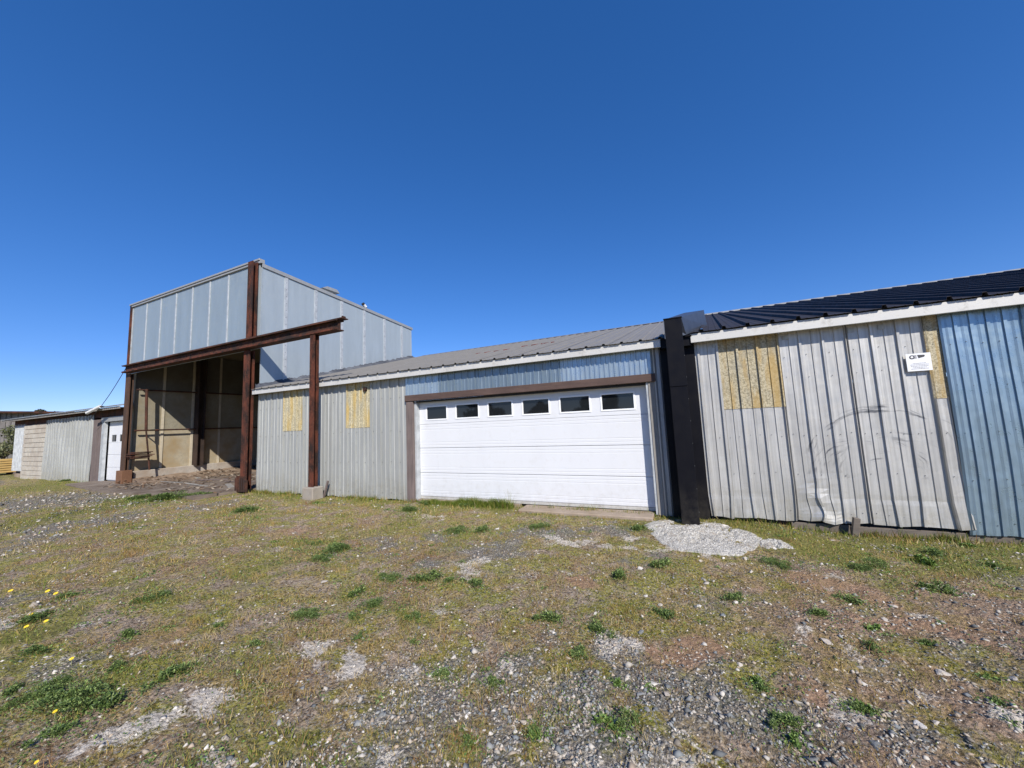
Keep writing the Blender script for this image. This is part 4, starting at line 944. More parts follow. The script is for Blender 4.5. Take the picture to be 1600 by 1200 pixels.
for z0, z1 in ((0.03, 0.50), (0.507, 0.98), (0.987, 1.44)): part(B().box(-20.46, -18.85, 0.10, 0.13, z0, z1, ch=0.006), 'door_section', 'door', wd)
m = MB(); WW = [(-20.23, -19.84), (-19.58, -19.16)]
m.box(-20.46, -18.85, 0.10, 0.13, 1.447, 1.475).box(-20.46, -18.85, 0.10, 0.13, 1.735, 2.24)
e = [-20.46]+[q for w in WW for q in w]+[-18.85]
for i in range(0, len(e), 2): m.box(e[i], e[i+1], 0.10, 0.13, 1.475, 1.735)
part(m, 'door_section', 'door', wd)
for a, b in WW: part(B().box(a+0.001, b-0.001, 0.115, 0.125, 1.476, 1.734), 'pane', 'glass', wd)
part(B().box(-30.95, -18.50, -0.34, -0.30, 2.66, 2.74), 'fascia', 'greyboard', lw)
part(B().box(-30.93, -18.52, -0.298, -0.031, 2.69, 2.71), 'soffit', 'rust_dark', lw)
xr = [-30.95, -29.4, -27.8, -26.2, -24.6, -23.0, -21.4, -19.8, -18.50]
for i in range(8): part(roofsheet(xr[i]+0.002, xr[i+1]-0.002, -0.40, 2.745, 4.0, 3.68, step=0.16, ph=0.0, h=0.03, w=0.13), 'roof_panel', 'roof_galv', lw)
part(roofsheet(-30.95, -18.75, 8.4, 2.745, 4.01, 3.68, step=0.16, h=0.03, w=0.13), 'rear_roof', 'roof_galv', lw)
part(B().box(-30.4, -30.3, 0.2, 8.2, -0.1, 2.7).box(-30.4, -18.8, 8.15, 8.2, -0.1, 2.7), 'rear_wall', 'greywood', lw)
lt = thing('tube_lamp', (-20.2, -0.42, 2.7), 'short white tube lamp slanting under the workshop eave', 'lamp')
part(B().bar((-20.60, -0.50, 2.60), (-19.78, -0.42, 2.80), 0.055, 10), 'tube', 'white_tube', lt)
part(B().bar((-19.80, -0.42, 2.80), (-19.62, -0.40, 2.80), 0.02, 6).bar((-19.78, -0.42, 2.80), (-19.78, -0.3, 2.80), 0.015, 6), 'bracket', 'rubber', lt)
wr = MB(); pts = [Vector((-18.35, -0.28, 4.10)).lerp(Vector((-20.75, -0.42, 2.30)), i/12)-Vector((0, 0, 0.16*math.sin(math.pi*i/12))) for i in range(13)]
for p, q in zip(pts[:-1], pts[1:]): wr.bar(p, q, 0.010, 5)
tag(wr.build('cable', M['rubber']), 'thin dark cable running from the left rusty post down to the workshop eave', 'cable')

# stakes
o = B().box(-8.10, -8.06, -0.14, -0.10, -0.10, 0.33, rot=Matrix.Rotation(0.35, 3, 'Y'), ch=0.003).build('wooden_stake', M['greywood']); tag(o, 'thin wooden stake leaning against the wall right of the free standing post', 'stake')
o = B().box(1.835, 1.905, -0.14, -0.08, -0.20, 0.075, rot=Matrix.Rotation(0.18, 3, 'Y'), ch=0.004).build('wooden_stake', M['sill']); tag(o, 'short dark stake against the foot of the right hand aluminium wall', 'stake')

# ------------------------------------------------------------------ far left: barn, lumber, shrub, trees
bn = thing('old_barn', (-44, 0, 0), 'old silver grey board barn far behind the workshop', 'barn')
y = -22.0; bm_ = []
while y < 14:
    w = random.uniform(0.24, 0.36); d = random.uniform(0, 0.03)
    part(B().box(-44.05+d, -44.0+d, y, y+w-0.03, -0.3+random.uniform(0, 0.1), 3.86), 'wall_board', 'barnwood', bn); y += w
part(B().box(-44.2, -44.06, -22, 14, -0.3, 3.86), 'inner_wall', 'interior', bn)
part(B().extr([(-43.6, 3.78), (-43.6, 3.93), (-50, 4.15), (-56.5, 3.95), (-56.5, 3.80), (-50, 4.0)], 'y', -23, 15), 'roof', 'rust_dark', bn)
bn2 = bn
def leafmesh(name, n, gen, size, pal):
    P0 = gen(n); nrm = rng.normal(size=(n, 3)); nrm /= np.linalg.norm(nrm, axis=1)[:, None]
    t1 = np.cross(nrm, rng.normal(size=(n, 3))); t1 /= np.linalg.norm(t1, axis=1)[:, None]; t2 = np.cross(nrm, t1)
    s = (size*rng.uniform(0.6, 1.4, n))[:, None]
    P = np.stack([P0-t1*s, P0+t2*s*0.5, P0+t1*s, P0-t2*s*0.5], 1).reshape(-1, 3)
    F = np.arange(n)[:, None]*4+np.array([[0, 1, 2, 3]])
    C = np.repeat(np.array(pal)[rng.integers(0, len(pal), n)]*rng.uniform(0.7, 1.3, (n, 1)), 4, 0)
    return np_mesh(name, P, F, C)
DARKG = [(0.05,0.07,0.03),(0.08,0.09,0.045),(0.10,0.08,0.05),(0.045,0.05,0.03)]
MIDG = [(0.07,0.11,0.03),(0.10,0.14,0.04),(0.13,0.15,0.06),(0.05,0.08,0.025)]
def crown_gen(R, H, zc, k=14):
    cs = [(rng.normal(0, R*0.45), rng.normal(0, R*0.45), zc+rng.normal(0, H*0.28), rng.uniform(0.22, 0.42)*R) for _ in range(k)]
    def g(n):
        i = rng.integers(0, k, n); c = np.array(cs)[i]; d = rng.normal(size=(n, 3)); d /= np.linalg.norm(d, axis=1)[:, None]
        return c[:, :3]+d*(c[:, 3]*rng.random(n)**0.4)[:, None]*np.array([1, 1, 0.8])
    return g
def tree(name, loc, R, H, nl, ls, pal, label, cat='tree', group=None):
    tr = thing(name, loc, label, cat, group); zc = H*0.62; L = Vector(loc)
    m = MB().bar(L, L+Vector((0.1, 0, H*0.5)), R*0.09, 8, R*0.05)
    for k in range(6):
        a = k*1.05; m.bar(L+Vector((0.1*0.6, 0, H*0.3+k*0.03*H)), L+Vector((math.cos(a)*R*0.5, math.sin(a)*R*0.5, H*0.55+0.05*H*k)), R*0.035, 6, R*0.012)
    part(m, 'trunk', 'bark', tr)
    link('crown', leafmesh('crown', nl, crown_gen(R, H*0.5, zc), ls, pal), M['attr_leaf'], tr)
    return tr
tree('deciduous_tree', (-80, 12.8, -0.3), 2.2, 7.4, 5000, 0.16, DARKG, 'dark tree crown showing over the left part of the workshop roof')
tree('deciduous_tree', (-80, 16.0, -0.3), 1.5, 7.1, 2500, 0.15, DARKG, 'smaller dark tree crown showing right of the first above the workshop roof')
sb_ = tree('shrub', (-36.8, 1.0, -0.1), 1.35, 2.6, 5200, 0.07, [(0.15,0.17,0.07),(0.20,0.20,0.10),(0.11,0.12,0.06)], 'green shrub in front of the barn at the far left edge', 'shrub')
lp = thing('lumber_pile', (-34.3, 0.3, -0.1), 'stack of fresh yellow planks at the far left edge of the yard', 'lumber')
for j in range(6):
    for k in range(4):
        part(B().box(-35.0+0.02*random.random(), -34.72+0.02*random.random(), -1.5, 0.35+0.12*random.random(), 0.02+j*0.125, 0.11+j*0.125).box(0,0,0,0,0,0) if False else B().box(-35.0+k*0.29, -34.73+k*0.29, -2.2, 1.05+0.10*random.random()-0.05*k, 0.05+j*0.125, 0.145+j*0.125, rot=Matrix.Rotation(random.uniform(-0.015, 0.015), 3, 'Z')), 'plank', 'lumber', lp)
for k in range(4): part(B().box(-35.05, -33.8, -1.9+k*0.9, -1.8+k*0.9, -0.1, 0.045), 'bearer', 'greywood', lp)
# tree line behind the photographer, seen as reflections in the door windows
for (x, y, R, H, lb) in ((-27, -40, 3.0, 5.2, 'leafy tree farthest along the row across the yard behind the camera'), (-19, -44, 2.5, 4.2, 'low leafy tree second in the row across the yard'), (-10, -41, 3.2, 5.6, 'leafy tree behind the camera opposite the open bay'),
                   (-1, -43, 2.8, 5.0, 'leafy tree behind the camera opposite the garage door'), (7, -40, 3.4, 6.4, 'tallest leafy tree in the row behind the camera'), (16, -43, 3.0, 5.4, 'leafy tree behind the camera opposite the aluminium wall')):
    tree('deciduous_tree', (x, y, -0.2), R, H, 4000, 0.2, DARKG, lb, group='trees across the yard')

# ------------------------------------------------------------------ weeds, flowers, rocks
def rosette(n, R, Hh, ls, pal, spread=1.0):
    k = 7 if n > 100 else 3; cs = rng.normal(0, 0.42 if n > 100 else 0.3, (k, 2))*np.array([1, 0.8]); cr = rng.uniform(0.22, 0.5, k)
    w_ = rng.integers(0, k, n); a = rng.uniform(0, 6.28, n); q = np.sqrt(rng.random(n))*rng.choice([1, 1, 1, 1.6], n)
    x = cs[w_, 0]+q*cr[w_]*np.cos(a); y = cs[w_, 1]+q*cr[w_]*np.sin(a); r = np.clip(np.hypot(x, y), 0, 1.6)
    z = Hh*np.clip(1-(q/1.7)**2, 0.05, 1)*rng.uniform(0.3, 1.0, n)*(0.6+cr[w_])+0.004
    d = np.stack([np.cos(a+rng.normal(0, 0.8, n)), np.sin(a+rng.normal(0, 0.8, n)), rng.uniform(-0.1, 0.7, n)], -1); d /= np.linalg.norm(d, axis=1)[:, None]
    s = np.cross(d, np.array([0, 0, 1.0])+rng.normal(0, 0.3, (n, 3))); s /= np.linalg.norm(s, axis=1)[:, None]
    L = (ls*rng.uniform(0.6, 1.4, n))[:, None]; c = np.stack([x, y, z], -1); up = np.cross(s, d)
    P = np.stack([c-d*L*0.5, c+s*L*0.28+up*L*0.05, c+d*L*0.55, c-s*L*0.28+up*L*0.05, c+d*L*0.05-up*L*0.08], 1).reshape(-1, 3)
    b = np.arange(n)[:, None]*5
    F = np.concatenate([b+np.array([[0, 1, 4]]), b+np.array([[1, 2, 4]]), b+np.array([[2, 3, 4]]), b+np.array([[3, 0, 4]])], 0)
    C = np.repeat(np.array(pal)[rng.integers(0, len(pal), n)]*rng.uniform(0.65, 1.35, (n, 1)), 5, 0)
    me = np_mesh('weed_clump', P, F, C); me.materials.append(M['attr_leaf']); return me
CLOV = [(0.11,0.17,0.045),(0.15,0.22,0.055),(0.07,0.115,0.035),(0.25,0.32,0.10)]
BRIGHT = [(0.15,0.24,0.05),(0.20,0.30,0.07),(0.11,0.19,0.045)]
WM = {'c': [rosette(620, 1, 0.42, 0.15, CLOV) for _ in range(6)], 'l': [rosette(3200, 1, 0.22, 0.055, CLOV) for _ in range(2)], 'b': [rosette(60, 1, 0.35, 0.55, BRIGHT) for _ in range(3)]}
WEEDS = [
    ('c', -4.3, -3.18, 0.145, 'leftmost small leaved weed clump before the free standing post, back half', 'green weed clumps in the yard'),
    ('c', -4.41, -2.9, 0.266, 'second from left small leaved weed clump before the free standing post, back half', 'green weed clumps in the yard'),
    ('c', -3.1, -3.76, 0.095, 'third from left small leaved weed clump before the free standing post, back half', 'green weed clumps in the yard'),
    ('c', -5.02, -2.75, 0.138, 'small leaved weed clump before the free standing post, near the building', 'green weed clumps in the yard'),
    ('c', -3.05, -3.37, 0.137, 'leftmost small leaved weed clump before the left door end, back half', 'green weed clumps in the yard'),
    ('c', -2.75, -3.31, 0.115, 'second from left small leaved weed clump before the left door end, back half', 'green weed clumps in the yard'),
    ('c', -2.6, -3.18, 0.103, 'third from left small leaved weed clump before the left door end, back half', 'green weed clumps in the yard'),
    ('c', -2.35, -3.25, 0.072, 'fourth from left small leaved weed clump before the left door end, back half', 'green weed clumps in the yard'),
    ('c', -3.25, -4.18, 0.133, 'left small leaved weed clump before the free standing post, middle distance', 'green weed clumps in the yard'),
    ('c', -2.79, -4.1, 0.067, 'right small leaved weed clump before the free standing post, middle distance', 'green weed clumps in the yard'),
    ('c', -2.47, -4.32, 0.04, 'leftmost small leaved weed clump before the left door end, middle distance', 'green weed clumps in the yard'),
    ('c', -2.79, -3.86, 0.131, 'second from left small leaved weed clump before the left door end, middle distance', 'green weed clumps in the yard'),
    ('c', -2.26, -3.94, 0.065, 'third from left small leaved weed clump before the left door end, middle distance', 'green weed clumps in the yard'),
    ('c', -4.98, -0.75, 0.246, 'left small leaved weed clump before the left door end, near the building', 'green weed clumps in the yard'),
    ('c', -3.33, -1.67, 0.213, 'right small leaved weed clump before the left door end, near the building', 'green weed clumps in the yard'),
    ('c', -2.94, -1.56, 0.125, 'left small leaved weed clump before the garage door middle, near the building', 'green weed clumps in the yard'),
    ('c', -2.2, -1.1, 0.156, 'right small leaved weed clump before the garage door middle, near the building', 'green weed clumps in the yard'),
    ('c', -0.78, -0.8, 0.12, 'small leaved weed clump before the right door end, near the building', 'green weed clumps in the yard'),
    ('c', 0.74, -1.66, 0.157, 'small leaved weed clump below the concrete spill, back half', 'green weed clumps in the yard'),
    ('c', -0.76, -2.61, 0.115, 'left small leaved weed clump before the right door end, back half', 'green weed clumps in the yard'),
    ('c', -0.4, -2.16, 0.123, 'right small leaved weed clump before the right door end, back half', 'green weed clumps in the yard'),
    ('c', -1.15, -3.53, 0.095, 'small leaved weed clump before the garage door middle, middle distance', 'green weed clumps in the yard'),
    ('c', -0.78, -3.55, 0.09, 'left small leaved weed clump before the right door end, middle distance', 'green weed clumps in the yard'),
    ('c', -0.33, -3.18, 0.105, 'right small leaved weed clump before the right door end, middle distance', 'green weed clumps in the yard'),
    ('c', -0.82, -3.9, 0.067, 'small leaved weed clump before the right door end, near half', 'green weed clumps in the yard'),
    ('c', 0.81, -2.8, 0.085, 'left small leaved weed clump before the aluminium wall, middle distance', 'green weed clumps in the yard'),
    ('c', 1.11, -2.44, 0.091, 'right small leaved weed clump before the aluminium wall, middle distance', 'green weed clumps in the yard'),
    ('c', 1.44, -1.61, 0.141, 'left small leaved weed clump before the aluminium wall, back half', 'green weed clumps in the yard'),
    ('c', 1.64, -1.36, 0.166, 'right small leaved weed clump before the aluminium wall, back half', 'green weed clumps in the yard'),
    ('c', 2.4, -0.67, 0.107, 'small leaved weed clump before the blue sheets, near the building', 'green weed clumps in the yard'),
    ('c', 1.82, -1.96, 0.111, 'left small leaved weed clump before the blue sheets, back half', 'green weed clumps in the yard'),
    ('c', 2.68, -0.95, 0.072, 'right small leaved weed clump before the blue sheets, back half', 'green weed clumps in the yard'),
    ('c', 0.99, -3.16, 0.048, 'small leaved weed clump before the aluminium wall, near half', 'green weed clumps in the yard'),
    ('c', 0.22, -2.75, 0.077, 'small leaved weed clump below the concrete spill, middle distance', 'green weed clumps in the yard'),
    ('c', -2.06, -3.2, 0.096, 'small leaved weed clump before the garage door middle, back half', 'green weed clumps in the yard'),
    ('c', -4.26, -5.0, 0.078, 'leftmost small leaved weed clump in front of the open bay, middle distance', 'green weed clumps in the yard'),
    ('c', -4.99, -4.57, 0.147, 'second from left small leaved weed clump in front of the open bay, middle distance', 'green weed clumps in the yard'),
    ('c', -3.75, -4.64, 0.038, 'third from left small leaved weed clump in front of the open bay, middle distance', 'green weed clumps in the yard'),
    ('c', -4.74, -5.39, 0.084, 'left small leaved weed clump at the far left, near half', 'green weed clumps in the yard'),
    ('c', -3.73, -5.27, 0.062, 'right small leaved weed clump at the far left, near half', 'green weed clumps in the yard'),
    ('c', -3.28, -5.14, 0.099, 'small leaved weed clump in front of the open bay, near half', 'green weed clumps in the yard'),
    ('c', -5.56, -5.19, 0.117, 'left small leaved weed clump at the far left, middle distance', 'green weed clumps in the yard'),
    ('c', -6.06, -4.85, 0.081, 'right small leaved weed clump at the far left, middle distance', 'green weed clumps in the yard'),
    ('c', -4.13, -5.63, 0.075, 'leftmost small leaved weed clump at the far left, very front', 'green weed clumps in the yard'),
    ('c', -3.85, -5.56, 0.142, 'second from left small leaved weed clump at the far left, very front', 'green weed clumps in the yard'),
    ('c', -3.29, -5.65, 0.078, 'third from left small leaved weed clump at the far left, very front', 'green weed clumps in the yard'),
    ('c', -3.57, -5.56, 0.213, 'fourth from left small leaved weed clump at the far left, very front', 'green weed clumps in the yard'),
    ('c', -3.32, -5.49, 0.114, 'fifth from left small leaved weed clump at the far left, very front', 'green weed clumps in the yard'),
    ('c', -3.17, -4.67, 0.05, 'small leaved weed clump before the free standing post, near half', 'green weed clumps in the yard'),
    ('c', -2.03, -4.2, 0.024, 'left small leaved weed clump before the left door end, near half', 'green weed clumps in the yard'),
    ('c', -1.6, -4.43, 0.055, 'right small leaved weed clump before the left door end, near half', 'green weed clumps in the yard'),
    ('c', -1.25, -4.39, 0.048, 'small leaved weed clump before the garage door middle, near half', 'green weed clumps in the yard'),
    ('c', -1.15, -4.84, 0.055, 'left small leaved weed clump before the garage door middle, very front', 'green weed clumps in the yard'),
    ('c', -0.86, -4.61, 0.051, 'right small leaved weed clump before the garage door middle, very front', 'green weed clumps in the yard'),
    ('c', -0.44, -4.4, 0.068, 'small leaved weed clump before the right door end, very front', 'green weed clumps in the yard'),
    ('c', -8.55, -1.65, 0.336, 'small leaved weed clump in front of the open bay, near the building', 'green weed clumps in the yard'),
    ('c', -13.45, -1.57, 0.341, 'leftmost small leaved weed clump in front of the open bay, by the building', 'green weed clumps in the yard'),
    ('c', -12.36, -1.41, 0.496, 'second from left small leaved weed clump in front of the open bay, by the building', 'green weed clumps in the yard'),
    ('c', -12.04, -1.0, 0.423, 'third from left small leaved weed clump in front of the open bay, by the building', 'green weed clumps in the yard'),
    ('c', -4.09, 0.81, 0.211, 'small leaved weed clump before the garage door middle, by the building', 'green weed clumps in the yard'),
    ('c', -5.08, 1.05, 0.182, 'small leaved weed clump before the left door end, by the building', 'green weed clumps in the yard'),
    ('c', 0.26, -3.84, 0.045, 'small leaved weed clump below the concrete spill, near half', 'green weed clumps in the yard'),
    ('c', 1.37, -3.57, 0.034, 'small leaved weed clump before the blue sheets, very front', 'green weed clumps in the yard'),
    ('c', 0.34, -4.09, 0.074, 'small leaved weed clump below the concrete spill, very front', 'green weed clumps in the yard'),
    ('c', 0.7, -3.86, 0.041, 'small leaved weed clump before the aluminium wall, very front', 'green weed clumps in the yard'),
    ('c', 1.33, -2.99, 0.035, 'small leaved weed clump before the blue sheets, near half', 'green weed clumps in the yard'),
    ('c', -23.15, 1.43, 0.229, 'small leaved weed clump at the far left, by the building', 'green weed clumps in the yard'),
    ('b', -0.56, -4.4, 0.046, 'left bright broad leaved weed before the right door end, very front', 'broad leaved weeds in the yard'),
    ('b', -0.48, -4.47, 0.037, 'right bright broad leaved weed before the right door end, very front', 'broad leaved weeds in the yard'),
    ('b', -0.53, -4.11, 0.035, 'bright broad leaved weed before the right door end, near half', 'broad leaved weeds in the yard'),
    ('b', 0.34, -4.2, 0.038, 'bright broad leaved weed below the concrete spill, very front', 'broad leaved weeds in the yard'),
    ('b', 1.11, -2.89, 0.051, 'bright broad leaved weed before the aluminium wall, middle distance', 'broad leaved weeds in the yard'),
    ('b', 0.25, -3.78, 0.027, 'bright broad leaved weed below the concrete spill, near half', 'broad leaved weeds in the yard'),
    ('b', 0.73, -3.85, 0.034, 'bright broad leaved weed before the aluminium wall, very front', 'broad leaved weeds in the yard'),
    ('b', 2.19, -0.99, 0.102, 'bright broad leaved weed before the blue sheets, back half', 'broad leaved weeds in the yard'),
    ('b', 2.84, -0.23, 0.053, 'bright broad leaved weed before the blue sheets, near the building', 'broad leaved weeds in the yard'),
    ('b', -0.87, -4.64, 0.027, 'bright broad leaved weed before the garage door middle, very front', 'broad leaved weeds in the yard'),
    ('b', -7.61, -0.68, 0.086, 'bright broad leaved weed before the free standing post, by the building', 'broad leaved weeds in the yard'),
    ('b', -3.98, 2.12, 0.08, 'bright broad leaved weed before the garage door middle, by the building', 'broad leaved weeds in the yard'),
    ('b', 1.46, -3.32, 0.026, 'bright broad leaved weed before the blue sheets, near half', 'broad leaved weeds in the yard'),
]
for i, (k, x, y, r, lab, grp) in enumerate(WEEDS):
    kk_ = k; k = 'l' if (k == 'c' and r > 0.13) else k
    y = min(y, -0.03-r*0.5)
    o = bpy.data.objects.new('weed_clump' if kk_ == 'c' else 'broadleaf_weed', WM[k][i % len(WM[k])]); col.objects.link(o)
    o.location = (x, y, float(gz(x, y))-0.004); o.rotation_euler = (0, 0, i*2.4); o.scale = (r*1.15, r*random.uniform(0.75, 1.05), max(0.05, r)*random.uniform(1.2, 1.8))
    tag(o, lab, 'weed', grp)
cl = []
for (k, x, y, r, lab, grp) in WEEDS:
    m_ = int(60+260*min(r, 0.3)/0.15)
    cl.append(np.stack([x+rng.normal(0, 1, m_)*r*1.25, y+rng.normal(0, 1, m_)*r*1.0, np.full(m_, 0.010+0.03*min(r, 0.2))], -1))
sx_, sy_, sr_ = scatter(700, 2.2, 16, 1.0); zv = zones(sx_, sy_)[1]; kk = rng.random(len(sx_)) < 0.35+zv
for x, y, r in zip(sx_[kk], sy_[kk], sr_[kk]):
    m_ = int(rng.integers(12, 60)); q = rng.uniform(0.02, 0.07)*max(1, r/6)
    cl.append(np.stack([x+rng.normal(0, q, m_), y+rng.normal(0, q, m_), np.full(m_, 0.010)], -1))
cl = np.concatenate(cl); cl[:, 1] = np.minimum(cl[:, 1], -0.03); n = len(cl)
c0 = np.stack([cl[:, 0], cl[:, 1], gz(cl[:, 0], cl[:, 1])+rng.random(n)*cl[:, 2]+0.003], -1)
dist_ = np.hypot(cl[:, 0], cl[:, 1]+6.6); nr_ = rng.normal(0, 0.5, (n, 3))+np.array([0, 0, 1.0]); nr_ /= np.linalg.norm(nr_, axis=1)[:, None]
t1 = np.cross(nr_, rng.normal(size=(n, 3))); t1 /= np.linalg.norm(t1, axis=1)[:, None]; t2 = np.cross(nr_, t1); sz = (rng.uniform(0.004, 0.010, n)*np.clip(dist_/4, 1, 2.2))[:, None]
P = np.stack([c0-t1*sz, c0+t2*sz*0.55, c0+t1*sz, c0-t2*sz*0.55], 1).reshape(-1, 3); F = np.arange(n)[:, None]*4+np.array([[0, 1, 2, 3]])
C = np.repeat(np.array(CLOV+BRIGHT)[rng.integers(0, 7, n)]*rng.uniform(0.6, 1.3, (n, 1)), 4, 0)
tag(link('ground_cover', np_mesh('ground_cover', P, F, C), M['attr_leaf']), 'tiny green leaves of clover spreading between the weeds', 'ground cover', None, 'stuff')
# tall thin weed against the door and the leafy weeds at the wall foot
def stem_weed(x, y, h, label, n=7):
    w = thing('stalky_weed', (x, y, -0.06), label, 'weed'); m = MB(); lv = MB()
    for k in range(n):
        dx, dy = random.uniform(-0.35, 0.35)*h, random.uniform(-0.1, 0.05)*h; hh_ = h*random.uniform(0.6, 1)
        m.bar((x, y, -0.06), (x+dx, y+dy, -0.06+hh_), 0.0022, 4, 0.001)
        for q in range(7):
            t_ = 0.25+q*0.12; c_ = Vector((x+dx*t_, y+dy*t_, -0.06+hh_*t_)); s = 0.012*random.uniform(0.6, 1.4); a = random.uniform(0, 6.28)
            lv.add([c_, c_+Vector((math.cos(a)*s, math.sin(a)*s*0.5, s*0.4)), c_+Vector((math.cos(a)*s*2, math.sin(a)*s, s))], [(0, 1, 2)])
    part(m, 'stem', 'weedstem', w); part(lv, 'leaves', 'weedleaf', w)
M['weedstem'] = plain('weed_stem', (0.30, 0.30, 0.14), 0.7); M['weedleaf'] = plain('weed_leaf', (0.14, 0.19, 0.06), 0.6)
stem_weed(-3.18, -0.07, 0.36, 'tall thin pale weed standing against the middle of the garage door', 8)
stem_weed(-2.68, -0.08, 0.16, 'small feathery weed at the foot of the door, right of the tall one', 6)
stem_weed(-2.05, -0.09, 0.13, 'small feathery weed under the fourth door window', 6)
FL = [
    (-6.26, -4.94, 0.035, 'yellow dandelion left of the pair farther back'),
    (-6.12, -4.92, 0.034, 'yellow dandelion right of the pair farther back'),
    (-5.57, -5.21, 0.03, 'yellow dandelion upper of the three on the weedy patch'),
    (-5.3, -5.19, 0.029, 'yellow dandelion right of the three on the weedy patch'),
    (-5.3, -5.3, 0.028, 'yellow dandelion lower left of the three on the weedy patch'),
    (-4.12, -5.37, 0.024, 'yellow dandelion alone on the dry grass below the weedy patch'),
    (-3.59, -5.5, 0.021, 'yellow dandelion at the top of the large green patch'),
    (-3.42, -5.63, 0.019, 'yellow dandelion in the middle of the large green patch'),
    (-3.03, -5.79, 0.016, 'yellow dandelion nearest the camera at the bottom left'),
    (-6.81, -5.06, 0.036, 'yellow dandelion farthest left, near the picture edge'),
]
fm = MB()
for k in range(12):
    a = k*0.5236; fm.add([(0, 0, 0.010), (math.cos(a-0.2)*0.7, math.sin(a-0.2)*0.7, 0.25), (math.cos(a)*1.0, math.sin(a)*1.0, 0.18), (math.cos(a+0.2)*0.7, math.sin(a+0.2)*0.7, 0.25)], [(0, 1, 2), (0, 2, 3)])
fme = bpy.data.meshes.new('petals'); fme.from_pydata(fm.v, [], fm.f); fme.update(); fme.materials.append(M['petal'])
sm = MB().bar((0, 0, -0.06), (0, 0, 0.0), 0.0015, 5); sme = bpy.data.meshes.new('stem'); sme.from_pydata(sm.v, [], sm.f); sme.update(); sme.materials.append(M['weedstem'])
for (x, y, s, lab) in FL:
    f_ = thing('dandelion', (x, y, float(gz(x, y))+0.045), lab, 'flower', 'yellow dandelions on the left of the yard')
    a = link('petals', fme, None, f_); s *= 0.62; a.scale = (s, s, s); a.rotation_euler = (0.5, 0.0, 0.6); link('stem', sme, None, f_)
def rockmesh(seed, kind):
    r_ = random.Random(seed); m = MB(); import bmesh
    bm = bmesh.new()
    for k in range(16):
        v = Vector((r_.gauss(0, 1), r_.gauss(0, 1), r_.gauss(0, 1))).normalized(); v = Vector((v.x, v.y*r_.uniform(0.6, 0.9), v.z*(0.55 if kind != 'f' else 0.25)))
        bm.verts.new(v*r_.uniform(0.85, 1.1))
    bmesh.ops.convex_hull(bm, input=bm.verts)
    loose = [v for v in bm.verts if not v.link_faces]; bmesh.ops.delete(bm, geom=loose, context='VERTS')
    bmesh.ops.bevel(bm, geom=list(bm.edges), offset=0.05, segments=1, affect='EDGES')
    me = bpy.data.meshes.new('rock'); bm.to_mesh(me); bm.free(); return me
